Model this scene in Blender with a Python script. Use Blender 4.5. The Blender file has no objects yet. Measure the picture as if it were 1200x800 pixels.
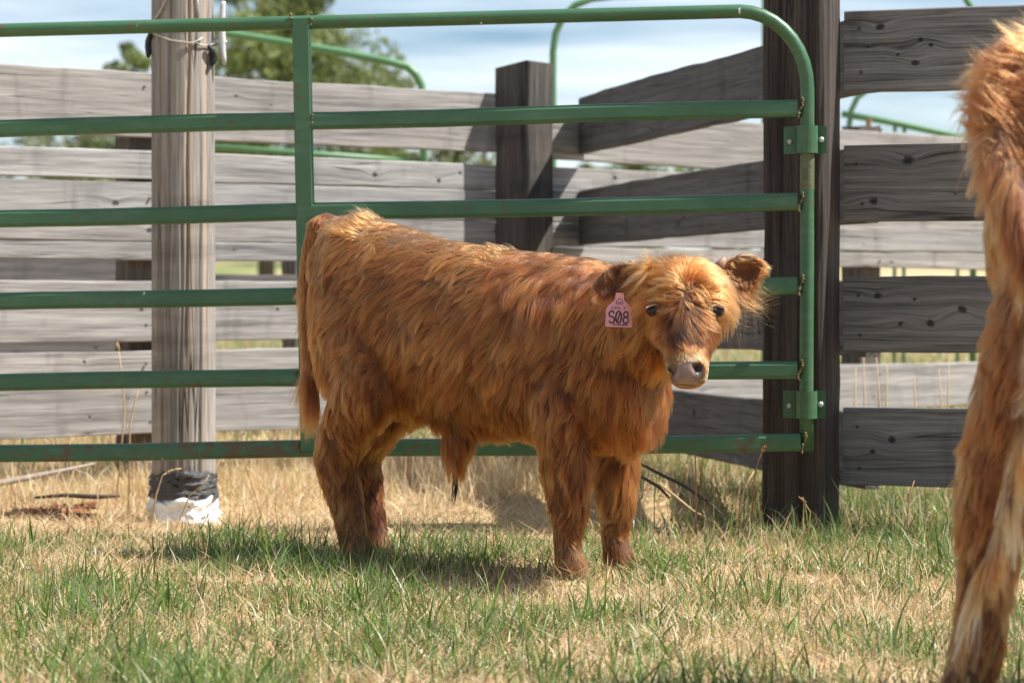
import bpy, bmesh, math, random
import numpy as np
from mathutils import Vector, Matrix, Quaternion
from mathutils.kdtree import KDTree

S = bpy.context.scene
COL = S.collection
F = 2833.0                      # focal length in photo pixels (1200 wide)
CAMZ = 0.68
rng = np.random.default_rng(7)
random.seed(7)

# ------------------------------------------------------------------ camera
cam = bpy.data.cameras.new("camera"); camo = bpy.data.objects.new("camera", cam); COL.objects.link(camo)
camo.location = (0, 0, CAMZ)
camo.rotation_euler = (math.radians(90 - 1.01), 0, 0)
cam.sensor_width = 36; cam.lens = 85
cam.clip_start = 0.05; cam.clip_end = 6000
cam.dof.use_dof = True; cam.dof.focus_distance = 5.55; cam.dof.aperture_fstop = 5.0
S.camera = camo

# ------------------------------------------------------------------ light
SUN_EL, SUN_AZ = math.radians(54), math.radians(-4)       # azimuth from +X towards +Y
sd = Vector((math.cos(SUN_EL) * math.cos(SUN_AZ), math.cos(SUN_EL) * math.sin(SUN_AZ), math.sin(SUN_EL)))
sl = bpy.data.lights.new("sun", 'SUN'); slo = bpy.data.objects.new("sun", sl); COL.objects.link(slo)
sl.energy = 5.0; sl.angle = math.radians(0.5); sl.color = (1, 0.96, 0.90)
slo.rotation_euler = sd.to_track_quat('Z', 'Y').to_euler(); slo.location = (8, 0, 12)

W = bpy.data.worlds.new("World"); S.world = W; W.use_nodes = True
nt = W.node_tree; nt.nodes.clear()
sky = nt.nodes.new("ShaderNodeTexSky"); sky.sky_type = 'NISHITA'; sky.sun_disc = False
sky.sun_elevation = SUN_EL; sky.sun_rotation = math.radians(90) - SUN_AZ
sky.altitude = 900; sky.air_density = 1.0; sky.dust_density = 0.3; sky.ozone_density = 1.4
tc = nt.nodes.new("ShaderNodeTexCoord")
mp = nt.nodes.new("ShaderNodeMapping"); mp.inputs['Scale'].default_value = (2.2, 2.2, 26); mp.inputs['Location'].default_value = (.3, 1.7, .1)
nt.links.new(tc.outputs['Generated'], mp.inputs[0])
no = nt.nodes.new("ShaderNodeTexNoise"); no.inputs['Scale'].default_value = 1.3; no.inputs['Detail'].default_value = 6; no.inputs['Roughness'].default_value = .55
nt.links.new(mp.outputs[0], no.inputs['Vector'])
rp = nt.nodes.new("ShaderNodeValToRGB"); rp.color_ramp.elements[0].position = .36; rp.color_ramp.elements[1].position = .74
nt.links.new(no.outputs[0], rp.inputs[0])
mul = nt.nodes.new("ShaderNodeMath"); mul.operation = 'MULTIPLY'; mul.inputs[1].default_value = .85
nt.links.new(rp.outputs[0], mul.inputs[0])
mx = nt.nodes.new("ShaderNodeMix"); mx.data_type = 'RGBA'
hs = nt.nodes.new("ShaderNodeHueSaturation"); hs.inputs['Saturation'].default_value = 1.3
nt.links.new(sky.outputs[0], hs.inputs['Color'])
nt.links.new(mul.outputs[0], mx.inputs[0]); nt.links.new(hs.outputs[0], mx.inputs[6]); mx.inputs[7].default_value = (13.0, 13.7, 14.5, 1)
bg = nt.nodes.new("ShaderNodeBackground"); bg.inputs[1].default_value = 0.055
wo = nt.nodes.new("ShaderNodeOutputWorld")
nt.links.new(mx.outputs[2], bg.inputs[0]); nt.links.new(bg.outputs[0], wo.inputs[0])

S.view_settings.view_transform = 'Standard'; S.view_settings.look = 'None'
S.view_settings.exposure = 0.95; S.view_settings.gamma = 1.0
S.render.engine = 'CYCLES'
S.cycles.use_denoising = True; S.cycles.denoiser = 'OPENIMAGEDENOISE'; S.cycles.denoising_input_passes = 'RGB_ALBEDO_NORMAL'; S.cycles.denoising_prefilter = 'ACCURATE'; S.cycles.filter_width = 1.25
S.cycles.sample_clamp_indirect = 6
S.cycles.max_bounces = 8; S.cycles.transparent_max_bounces = 8

# ------------------------------------------------------------------ helpers
def at(px, py, D):
    """photo pixel at forward distance D -> world point"""
    return Vector(((px - 600) / F * D, D, CAMZ + (350 - py) / F * D))

def thing(name, label, cat, loc=(0, 0, 0), rz=0, group=None):
    o = bpy.data.objects.new(name, None); COL.objects.link(o)
    o.location = loc; o.rotation_euler = (0, 0, rz); o.empty_display_size = .1
    o['label'] = label; o['category'] = cat
    if group: o['group'] = group
    return o

def tag(o, label, cat, group=None):
    o['label'] = label; o['category'] = cat
    if group: o['group'] = group
    return o

def link(name, me, parent=None, mat=None, loc=None, smooth=False):
    o = bpy.data.objects.new(name, me); COL.objects.link(o)
    if mat is not None and len(me.materials) == 0: me.materials.append(mat)
    if parent is not None: o.parent = parent
    if loc is not None: o.location = loc
    if smooth:
        me.polygons.foreach_set('use_smooth', [True] * len(me.polygons))
    return o

def np_mesh(name, V, faces4=None, faces3=None, color=None, smooth=False):
    me = bpy.data.meshes.new(name)
    V = np.asarray(V, dtype=np.float32)
    me.vertices.add(len(V)); me.vertices.foreach_set('co', V.ravel())
    lt, idx = [], []
    if faces4 is not None and len(faces4): lt.append(np.full(len(faces4), 4, np.int32)); idx.append(np.asarray(faces4, np.int32).ravel())
    if faces3 is not None and len(faces3): lt.append(np.full(len(faces3), 3, np.int32)); idx.append(np.asarray(faces3, np.int32).ravel())
    lt = np.concatenate(lt); idx = np.concatenate(idx)
    me.loops.add(len(idx)); me.loops.foreach_set('vertex_index', idx)
    me.polygons.add(len(lt)); st = np.concatenate([[0], np.cumsum(lt)[:-1]]).astype(np.int32)
    me.polygons.foreach_set('loop_start', st)
    try: me.polygons.foreach_set('loop_total', lt)
    except Exception: pass
    if smooth: me.polygons.foreach_set('use_smooth', np.ones(len(lt), bool))
    me.update(calc_edges=True)
    if color is not None:
        a = me.color_attributes.new('tone', 'FLOAT_COLOR', 'POINT')
        c = np.ones((len(V), 4), np.float32); c[:, :3] = color
        a.data.foreach_set('color', c.ravel())
    me.validate()
    return me

class MB:
    """collects simple shapes into one mesh"""
    def __init__(s): s.V, s.Q, s.T, s.n = [], [], [], 0
    def add(s, V, Q=(), T=()):
        V = [tuple(v) for v in V]; o = s.n
        s.V += V; s.n += len(V)
        s.Q += [tuple(i + o for i in q) for q in Q]; s.T += [tuple(i + o for i in t) for t in T]
    def tube(s, pts, r, n=10, cap=True, prof=None):
        """swept tube; r number or list; prof: list of (a,b) unit profile"""
        pts = [Vector(p) for p in pts]; m = len(pts)
        rr = r if isinstance(r, (list, tuple)) else [r] * m
        if prof is None: prof = [(math.cos(2 * math.pi * k / n), math.sin(2 * math.pi * k / n)) for k in range(n)]
        n = len(prof)
        t0 = (pts[1] - pts[0]).normalized()
        up = Vector((0, 0, 1)) if abs(t0.z) < .9 else Vector((0, 1, 0))
        a = t0.cross(up).normalized(); b = a.cross(t0).normalized()
        V = []
        for i, p in enumerate(pts):
            t = (pts[min(i + 1, m - 1)] - pts[max(i - 1, 0)]).normalized()
            a = (a - t * a.dot(t)).normalized(); b = a.cross(t).normalized()
            V += [p + a * (x * rr[i]) + b * (y * rr[i]) for x, y in prof]
        Q = []
        for i in range(m - 1):
            for k in range(n):
                k2 = (k + 1) % n
                Q.append((i * n + k, i * n + k2, (i + 1) * n + k2, (i + 1) * n + k))
        T = []
        if cap:
            V += [pts[0], pts[-1]]; c0, c1 = m * n, m * n + 1
            for k in range(n):
                k2 = (k + 1) % n
                T.append((c0, k2, k)); T.append((c1, (m - 1) * n + k, (m - 1) * n + k2))
        s.add(V, Q, T)
    def box(s, c, ax, ay, az):
        c, ax, ay, az = Vector(c), Vector(ax), Vector(ay), Vector(az)
        V = [c + ax * i + ay * j + az * k for k in (-1, 1) for j in (-1, 1) for i in (-1, 1)]
        s.add(V, [(0, 2, 3, 1), (4, 5, 7, 6), (0, 1, 5, 4), (1, 3, 7, 5), (3, 2, 6, 7), (2, 0, 4, 6)])
    def ball(s, c, r, nu=12, nv=8, sc=(1, 1, 1)):
        c = Vector(c); V = []; Q = []; T = []
        V.append(c + Vector((0, 0, r * sc[2])))
        for j in range(1, nv):
            ph = math.pi * j / nv
            for i in range(nu):
                th = 2 * math.pi * i / nu
                V.append(c + Vector((r * sc[0] * math.sin(ph) * math.cos(th), r * sc[1] * math.sin(ph) * math.sin(th), r * sc[2] * math.cos(ph))))
        V.append(c - Vector((0, 0, r * sc[2]))); e = len(V) - 1
        for i in range(nu):
            i2 = (i + 1) % nu
            T.append((0, 1 + i, 1 + i2)); T.append((e, 1 + (nv - 2) * nu + i2, 1 + (nv - 2) * nu + i))
            for j in range(nv - 2):
                Q.append((1 + j * nu + i, 1 + (j + 1) * nu + i, 1 + (j + 1) * nu + i2, 1 + j * nu + i2))
        s.add(V, Q, T)
    def mesh(s, name, smooth=False):
        me = bpy.data.meshes.new(name); me.from_pydata(s.V, [], s.Q + s.T); me.update()
        if smooth: me.polygons.foreach_set('use_smooth', [True] * len(me.polygons))
        return me
    def build(s, name, mat, parent=None, smooth=False, loc=None):
        me = s.mesh(name, smooth)
        return link(name, me, parent, mat, loc)

def rff(p, scale, seed, n=20):
    """smooth random field ~N(0,1) at points p"""
    r = np.random.default_rng(seed)
    k = r.normal(size=(n, p.shape[1])) * (2 * np.pi / scale) / 1.7
    ph = r.uniform(0, 2 * np.pi, n)
    return np.sin(p @ k.T + ph).sum(1) * math.sqrt(2 / n)

# ------------------------------------------------------------------ materials
class NT:
    def __init__(s, name):
        s.m = bpy.data.materials.new(name); s.m.use_nodes = True; s.t = s.m.node_tree; s.t.nodes.clear()
        s.out = s.t.nodes.new("ShaderNodeOutputMaterial")
    def n(s, typ, **kw):
        o = s.t.nodes.new(typ)
        for k, v in kw.items(): setattr(o, k, v)
        return o
    def put(s, sock, v):
        if hasattr(v, 'is_output') or isinstance(v, bpy.types.NodeSocket): s.t.links.new(v, sock)
        elif v is not None: sock.default_value = v
    def math(s, op, a, b=None, c=None):
        o = s.n("ShaderNodeMath", operation=op)
        for i, v in enumerate((a, b, c)):
            if v is not None: s.put(o.inputs[i], v)
        return o.outputs[0]
    def vec(s, op, a, b=None):
        o = s.n("ShaderNodeVectorMath", operation=op)
        s.put(o.inputs[0], a)
        if b is not None: s.put(o.inputs[1], b)
        return o.outputs['Value'] if op in ('DOT_PRODUCT', 'LENGTH') else o.outputs[0]
    def noise(s, v, scale, detail=4, rough=.55, dist=0):
        o = s.n("ShaderNodeTexNoise"); s.put(o.inputs['Vector'], v); o.inputs['Scale'].default_value = scale
        o.inputs['Detail'].default_value = detail; o.inputs['Roughness'].default_value = rough; o.inputs['Distortion'].default_value = dist
        return o.outputs[0]
    def ramp(s, f, stops, interp='LINEAR'):
        o = s.n("ShaderNodeValToRGB"); s.put(o.inputs[0], f); cr = o.color_ramp; cr.interpolation = interp
        while len(cr.elements) > len(stops): cr.elements.remove(cr.elements[-1])
        while len(cr.elements) < len(stops): cr.elements.new(1)
        for e, (p, c) in zip(cr.elements, stops):
            e.position = p; e.color = (*c, 1) if not isinstance(c, (int, float)) else (c, c, c, 1)
        return o.outputs[0]
    def mix(s, f, a, b, blend='MIX'):
        o = s.n("ShaderNodeMix", data_type='RGBA', blend_type=blend); s.put(o.inputs[0], f)
        for i, v in ((6, a), (7, b)): s.put(o.inputs[i], (*v, 1) if isinstance(v, tuple) and len(v) == 3 else v)
        return o.outputs[2]
    def bump(s, h, strength=.5, dist=.01, nrm=None):
        o = s.n("ShaderNodeBump"); s.put(o.inputs['Height'], h); o.inputs['Strength'].default_value = strength; o.inputs['Distance'].default_value = dist
        if nrm is not None: s.put(o.inputs['Normal'], nrm)
        return o.outputs[0]
    def comb(s, x, y, z):
        o = s.n("ShaderNodeCombineXYZ")
        for i, v in enumerate((x, y, z)): s.put(o.inputs[i], v)
        return o.outputs[0]
    def bsdf(s, color, rough=.6, normal=None, metal=0, spec=.5):
        o = s.n("ShaderNodeBsdfPrincipled")
        s.put(o.inputs['Base Color'], (*color, 1) if isinstance(color, tuple) and len(color) == 3 else color)
        s.put(o.inputs['Roughness'], rough); s.put(o.inputs['Metallic'], metal)
        o.inputs['Specular IOR Level'].default_value = spec
        if normal is not None: s.put(o.inputs['Normal'], normal)
        s.t.links.new(o.outputs[0], s.out.inputs[0])
        return o

def wood(name, dark, light, knots=(), axis='X', seed=0.0, crack=.5, warm=(.0, .0, .0), rough_scale=1.0, streak=None):
    m = NT(name)
    tcn = m.n("ShaderNodeTexCoord"); sep = m.n("ShaderNodeSeparateXYZ"); m.t.links.new(tcn.outputs['Object'], sep.inputs[0])
    X, Y, Z = sep.outputs
    if axis == 'Z': a, h, d = Z, X, Y
    else: a, h, d = X, Z, Y
    w = m.math('MULTIPLY_ADD', m.math('SUBTRACT', m.noise(m.comb(m.math('MULTIPLY', a, 1.1), m.math('MULTIPLY', h, 2.5), seed), 1.0, 2), .5), .028, h)
    core = None
    for (kx, kz, r, sg) in knots:
        v = m.vec('MULTIPLY', m.vec('SUBTRACT', m.comb(a, 0.0, h), (kx, 0, kz)), (1 / (2.6 * r), 0, 1 / (1.2 * r)))
        g = m.math('POWER', 2.718, m.math('MULTIPLY', m.vec('DOT_PRODUCT', v, v), -1.0))
        w = m.math('MULTIPLY_ADD', g, sg * r * .85, w)
        v2 = m.vec('MULTIPLY', m.vec('SUBTRACT', m.comb(a, 0.0, h), (kx, 0, kz)), (1 / (.75 * r), 0, 1 / (.6 * r)))
        ln = m.math('ADD', m.vec('LENGTH', v2), m.math('MULTIPLY', m.math('SUBTRACT', m.noise(m.comb(a, h, seed), 70, 2), .5), 1.1))
        k = m.ramp(ln, [(.55, 1.0), (1.0, 0.0)])
        core = k if core is None else m.math('MAXIMUM', core, k)
    g1 = m.noise(m.comb(m.math('MULTIPLY', a, 1.3), m.math('MULTIPLY', w, 42), m.math('MULTIPLY_ADD', d, 42, seed * 3.1)), 1.0, 5, .62)
    g2 = m.noise(m.comb(m.math('MULTIPLY', a, 5), m.math('MULTIPLY', w, 240), m.math('MULTIPLY_ADD', d, 240, seed)), 1.0, 3, .6)
    g3 = m.noise(m.comb(m.math('MULTIPLY', a, 1.6), m.math('MULTIPLY', h, 5), m.math('MULTIPLY_ADD', d, 5, seed * 7)), 1.0, 3, .5)
    ck = m.noise(m.comb(m.math('MULTIPLY', a, .55), m.math('MULTIPLY', w, 15), m.math('MULTIPLY_ADD', d, 15, seed * 1.7 + 4)), 1.0, 2, .5)
    ckd = m.ramp(m.math('ABSOLUTE', m.math('SUBTRACT', ck, .5)), [(0.0, 1.0), (.012, 0.0)])
    brk = m.ramp(m.noise(m.comb(m.math('MULTIPLY', a, 2.2), m.math('MULTIPLY', h, 9), seed + 9), 1.0, 2), [(.5, 0.0), (.62, 1.0)])
    ckd = m.math('MULTIPLY', m.math('MULTIPLY', ckd, brk), crack)
    tone = m.math('ADD', m.math('MULTIPLY', g1, .5), m.math('MULTIPLY', g2, .5))
    col = m.mix(m.ramp(tone, [(.37, 0.0), (.62, 1.0)]), dark, light)
    pale = tuple(min(1, c * 1.18) for c in light); deep = tuple(c * .75 for c in dark)
    col = m.mix(m.ramp(g3, [(.35, 0.0), (.7, .6)]), col, m.mix(tone, deep, tuple(a_ + b_ for a_, b_ in zip(light, warm))))
    if streak is not None:
        sk = m.ramp(m.noise(m.comb(m.math('MULTIPLY', a, .5), m.math('MULTIPLY', h, 24), m.math('MULTIPLY_ADD', d, 24, seed + 2)), 1.0, 3), [(.52, 0.0), (.68, .8)])
        col = m.mix(sk, col, streak)
    stain = m.ramp(m.noise(m.comb(m.math('MULTIPLY', a, 7), m.math('MULTIPLY', h, 1.6), seed * 5), 1.0, 4, .6), [(.56, 0.0), (.74, .55)])
    col = m.mix(stain, col, tuple(c * .62 for c in dark))
    if core is not None: col = m.mix(m.math('MULTIPLY', core, .86), col, tuple(c * .22 for c in dark))
    col = m.mix(m.math('MULTIPLY', ckd, .85), col, tuple(c * .12 for c in dark))
    hgt = m.math('SUBTRACT', tone, m.math('MULTIPLY', ckd, 1.6))
    if core is not None: hgt = m.math('SUBTRACT', hgt, m.math('MULTIPLY', core, .5))
    m.bsdf(col, .86, m.bump(hgt, .6 * rough_scale, .006), spec=.25)
    return m.m

def paint_green(name, base, rust=.5, old=False):
    m = NT(name); tcn = m.n("ShaderNodeTexCoord"); o = tcn.outputs['Object']
    n1 = m.noise(o, 5, 4); n2 = m.noise(o, 38, 5, .6); n3 = m.noise(o, 120, 2)
    col = m.mix(m.ramp(n1, [(.35, 0.0), (.7, 1.0)]), base, tuple(c * 1.25 for c in base))
    vr = m.n("ShaderNodeTexVoronoi"); m.put(vr.inputs['Vector'], m.vec('MULTIPLY', o, (1.1, 1.0, .42))); vr.inputs['Scale'].default_value = 11
    chip = m.ramp(m.math('ADD', vr.outputs['Distance'], m.math('MULTIPLY', n2, .12)), [(.095, 1.0), (.115, 0.0)])
    sepz = m.n("ShaderNodeSeparateXYZ"); m.t.links.new(o, sepz.inputs[0])
    low = m.ramp(sepz.outputs[2], [(.2, .055), (.55, 0.0)])
    rs = m.ramp(m.math('ADD', low, m.math('ADD', m.math('MULTIPLY', n2, .6), m.math('MULTIPLY', n1, .4))), [(.575, 0.0), (.66, rust)])
    col = m.mix(m.ramp(m.noise(m.vec('MULTIPLY', o, (2, 2, 14)), 3, 5, .65), [(.5, 0.0), (.72, .2)]), col, (.16, .25, .16))
    col = m.mix(rs, col, (.11, .045, .02))
    col = m.mix(m.math('MULTIPLY', chip, .75), col, (.7, .72, .7))
    rgh = m.math('MULTIPLY_ADD', n2, .25, .30)
    b = m.bsdf(col, rgh, m.bump(m.math('ADD', m.math('MULTIPLY', n3, .3), n2), .12, .004), spec=.5)
    return m.m

def plain(name, col, rough=.6, metal=0, var=.25, scale=20, bump=.2):
    m = NT(name); tcn = m.n("ShaderNodeTexCoord")
    n1 = m.noise(tcn.outputs['Object'], scale, 4)
    c = m.mix(n1, tuple(x * (1 - var) for x in col), tuple(min(1, x * (1 + var)) for x in col))
    m.bsdf(c, rough, m.bump(n1, bump, .005), metal=metal)
    return m.m

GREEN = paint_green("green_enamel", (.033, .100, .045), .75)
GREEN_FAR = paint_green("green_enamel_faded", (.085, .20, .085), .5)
RUSTWELD = plain("weld_bead", (.13, .11, .045), .6, 0.3, .5, 60, .6)
STEEL = plain("galvanised_steel", (.45, .45, .45), .45, .8, .2, 40)
BLACKRUB = plain("black_rubber", (.018, .018, .02), .6, 0, .3, 40, .4)

# ------------------------------------------------------------------ ground
def ground_h(x, y):
    rise = np.clip((y - 24) / 110, 0, 1); rise = rise * rise * (3 - 2 * rise)
    h = 3.1 * rise
    p = np.stack([x, y], 1)
    near = np.clip((40 - y) / 20, 0, 1)
    h = h + near * (0.006 * rff(p, .9, 3) + .004 * rff(p, .35, 4))
    # small dirt mound by the gate's hinge end
    d2 = ((x - .50) / .20) ** 2 + ((y - 7.55) / .22) ** 2
    h = h + .10 * np.exp(-d2)
    d2 = ((x - .12) / .35) ** 2 + ((y - 7.6) / .3) ** 2
    h = h + .05 * np.exp(-d2)
    return h

def gz(x, y): return float(ground_h(np.array([x], float), np.array([y], float))[0])

def make_ground():
    ys = np.unique(np.concatenate([np.linspace(-60, 2, 12), np.linspace(2, 3.5, 8), np.arange(3.5, 10, .05), np.linspace(10, 20, 40), np.linspace(20, 160, 60), np.geomspace(160, 5000, 16)]))
    xs = np.unique(np.concatenate([-np.geomspace(6, 5000, 26), np.arange(-3, 3, .06), np.linspace(-6, -3, 20), np.linspace(3, 6, 20), np.geomspace(6, 5000, 26)]))
    XX, YY = np.meshgrid(xs, ys); x, y = XX.ravel(), YY.ravel()
    V = np.stack([x, y, ground_h(x, y)], 1)
    nx, ny = len(xs), len(ys)
    i = np.arange(nx - 1)[None, :] + np.arange(ny - 1)[:, None] * nx
    Q = np.stack([i, i + 1, i + 1 + nx, i + nx], -1).reshape(-1, 4)
    me = np_mesh("ground", V, Q, smooth=True)
    m = NT("dry_pasture_soil"); tcn = m.n("ShaderNodeTexCoord"); o = tcn.outputs['Object']
    sep = m.n("ShaderNodeSeparateXYZ"); m.t.links.new(o, sep.inputs[0])
    n1 = m.noise(o, 1.3, 5); n2 = m.noise(o, 30, 5, .65); n3 = m.noise(o, 220, 3)
    soil = m.mix(n2, (.15, .10, .06), (.34, .25, .15))
    straw = m.mix(n3, (.42, .29, .15), (.64, .48, .28))
    near = m.mix(m.ramp(n1, [(.35, .5), (.62, .95)]), soil, straw)
    far = m.mix(m.ramp(m.noise(o, .13, 5), [(.42, 0.0), (.58, 1.0)]), (.42, .33, .19), (.17, .20, .075))
    col = m.mix(m.ramp(m.math('DIVIDE', sep.outputs[1], 60), [(.15, 0.0), (.35, 1.0)]), near, far)
    m.bsdf(col, .95, m.bump(m.math('ADD', n2, m.math('MULTIPLY', n3, .5)), .7, .012), spec=.1)
    o_ = link("ground", me, None, m.m); o_['kind'] = 'structure'
make_ground()

# ------------------------------------------------------------------ boards and posts
def board_mesh(name, L, h, th, seed, droop=0.0, ch=.004):
    r = np.random.default_rng(seed); n = max(6, int(L / .12))
    xs = np.linspace(0, L, n + 1)
    top = np.cumsum(r.normal(0, .0013, n + 1)); top -= np.linspace(top[0], top[-1], n + 1); top += r.normal(0, .0009, n + 1)
    bot = np.cumsum(r.normal(0, .0011, n + 1)); bot -= np.linspace(bot[0], bot[-1], n + 1); bot += r.normal(0, .0009, n + 1)
    bow = np.cumsum(r.normal(0, .0008, n + 1)); bow -= np.linspace(bow[0], bow[-1], n + 1)
    V = []
    for x, t, b, w in zip(xs, top, bot, bow):
        z0, z1 = b, h + t
        for (y, z) in ((ch, z0), (0, z0 + ch), (0, z1 - ch), (ch, z1), (th - ch, z1), (th, z1 - ch), (th, z0 + ch), (th - ch, z0)):
            V.append((x, y + w, z))
    Q = []
    for i in range(n):
        for k in range(8):
            k2 = (k + 1) % 8
            Q.append((i * 8 + k, (i + 1) * 8 + k, (i + 1) * 8 + k2, i * 8 + k2))
    me = bpy.data.meshes.new(name)
    me.from_pydata(V, [], Q + [tuple(range(7, -1, -1))[::-1], tuple(range(n * 8, n * 8 + 8))[::-1]])
    me.update()
    bm = bmesh.new(); bm.from_mesh(me); bmesh.ops.recalc_face_normals(bm, faces=bm.faces); bm.to_mesh(me); bm.free()
    return me

def board(parent, a, b, z0, z1, mat, th=.042, seed=0, tilt=0.0):
    a, b = Vector((a[0], a[1], 0)), Vector((b[0], b[1], 0)); L = (b - a).length
    me = board_mesh("board", L, z1 - z0, th, seed)
    o = link("board", me, parent, mat)
    o.location = Vector((a.x, a.y, z0)) - parent.location
    o.rotation_euler = (0, -tilt, math.atan2(b.y - a.y, b.x - a.x))
    return o

def post_mesh(name, w, d, h, seed, r=.006, top_slope=.0):
    rr = np.random.default_rng(seed); n = 16
    V = []; prof = [(-w / 2 + r, -d / 2), (w / 2 - r, -d / 2), (w / 2, -d / 2 + r), (w / 2, d / 2 - r), (w / 2 - r, d / 2), (-w / 2 + r, d / 2), (-w / 2, d / 2 - r), (-w / 2, -d / 2 + r)]
    for i in range(n + 1):
        z = h * i / n
        for (x, y) in prof:
            V.append((x + rr.normal(0, .0016), y + rr.normal(0, .0016), z - .15 + (top_slope * (x / w) if i == n else 0) + (rr.normal(0, .004) if i == n else 0)))
    Q = [(i * 8 + k, i * 8 + (k + 1) % 8, (i + 1) * 8 + (k + 1) % 8, (i + 1) * 8 + k) for i in range(n) for k in range(8)]
    me = bpy.data.meshes.new(name); me.from_pydata(V, [], Q + [tuple(range(7, -1, -1)), tuple(range(n * 8, n * 8 + 8))]); me.update()
    return me

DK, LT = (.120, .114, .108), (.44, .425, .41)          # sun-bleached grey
SDK, SLT = (.055, .051, .049), (.19, .18, .172)           # darker copy for the wing, its shade put into the colour
_tv = np.random.default_rng(99)
def vary(c, k=.14):
    f = 1 + _tv.uniform(-k, k); h = _tv.uniform(-.03, .03)
    return tuple(max(0, x * f * (1 + h * d)) for x, d in zip(c, (1, 0, -1)))
def rknots(L, h, n, seed):
    r = np.random.default_rng(seed)
    return [(r.uniform(.1, L - .1), r.uniform(.25, .75) * h, r.choice([.006, .008, .012, .02]) * r.uniform(.8, 1.2), r.choice([-1, 1])) for _ in range(n)]

# long sunlit fence across the back
A0 = Vector((-.073, 9.84)); AD = Vector((.828, .561))
def fa(t, off=0.0): p = A0 + AD * t + Vector((.561, -.828)) * off; return (p.x, p.y)
fence = thing("plank_fence", "sun-bleached pale grey plank fence running diagonally behind the green gate", "fence", (fa(-1.4)[0], fa(-1.4)[1], 0))
rows = [(1.278, 1.515), (1.122, 1.222), (.996, 1.119), (.898, .992), (.826, .894), (.522, .748), (.386, .487), (.178, .380)]
for i, (z0, z1) in enumerate(rows):
    L = 4.0
    board(fence, fa(-3.9 + .01 * i), fa(.13), z0, z1, wood("bleached_wood", vary(DK), vary(LT, .1), rknots(L, z1 - z0, 6, 40 + i), seed=i * 2.3 + .5, crack=.6, warm=(.03, .02, 0)), seed=60 + i)
    if i == 6: continue
    board(fence, fa(.20), fa(4.6), z0 - (0 if i else .02), z1 - (.0 if i else .045), wood("bleached_wood", vary(DK), vary(LT, .1), rknots(L, z1 - z0, 6, 140 + i), seed=i * 1.9 + 30, crack=.7, warm=(.03, .02, 0)), seed=160 + i, tilt=0 if i else -.016)
POSTW = wood("dark_post_wood", (.050, .042, .036), (.17, .145, .12), axis='Z', seed=3.3, crack=1.0)
for t in (-3.3, -1.53, 2.1, 4.2):
    p = fa(t, -.112); o = link("post", post_mesh("post", .13, .13, 1.62, int(50 + t * 10)), fence, POSTW)
    o.location = Vector((p[0], p[1], gz(*p))) - fence.location; o.rotation_euler = (0, 0, math.atan2(AD.y, AD.x))

NAIL = plain("rusty_nail", (.10, .055, .035), .6, .5, .3, 90, .2)
mb = MB(); mb.tube([(0, -.003, 0), (0, .004, 0)], .0045, 8); nail_me = mb.mesh("nail", True)
def nails(parent, pts, rz):
    for p in pts:
        o = link("nail", nail_me, parent, NAIL); o.location = Vector(p) - parent.location; o.rotation_euler = (0, 0, rz)
_rn = np.random.default_rng(12)
for t in (-3.3, -1.53, .02, 2.1):
    for (z0, z1) in rows:
        for f in ((.25, .75) if z1 - z0 > .15 else (.5,)):
            q = fa(t + _rn.uniform(-.03, .03), .002); nails(fence, [(q[0], q[1], z0 + (z1 - z0) * f + _rn.uniform(-.01, .01))], math.atan2(AD.y, AD.x))

# corner post where the fences meet
cp = fa(.14, .075)
me = post_mesh("corner_post", .17, .175, 1.775, 9, .008, .015)
cpo = link("corner_post", me, None, wood("corner_post_wood", (.020, .018, .016), (.12, .108, .097), axis='Z', seed=8.1, crack=1.0))
cpo.location = (cp[0] - .035, cp[1], 0); cpo.rotation_euler = (0, 0, math.radians(-37))
tag(cpo, "weathered square timber corner post standing higher than the planks beside it", "post")

# shaded wing running from the corner towards the hinge post
W0, W1 = Vector((.277, 10.08)), Vector((1.075, 6.96))
wing = thing("plank_fence", "dark shaded plank fence wing slanting from the corner post behind the gate", "fence", (W0.x, W0.y, 0))
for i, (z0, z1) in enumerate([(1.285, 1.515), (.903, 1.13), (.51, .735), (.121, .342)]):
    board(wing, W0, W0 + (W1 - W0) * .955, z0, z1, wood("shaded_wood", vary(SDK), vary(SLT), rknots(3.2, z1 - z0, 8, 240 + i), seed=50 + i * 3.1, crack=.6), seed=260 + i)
for q in (.68,):
    p = W0 + (W1 - W0) * q + Vector((.97, .25)) * .11
    o = link("post", post_mesh("post", .14, .14, 1.55, 17), wing, POSTW); o.location = Vector((p.x, p.y, gz(p.x, p.y))) - wing.location; o.rotation_euler = (0, 0, math.atan2(W1.y - W0.y, W1.x - W0.x))

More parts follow.
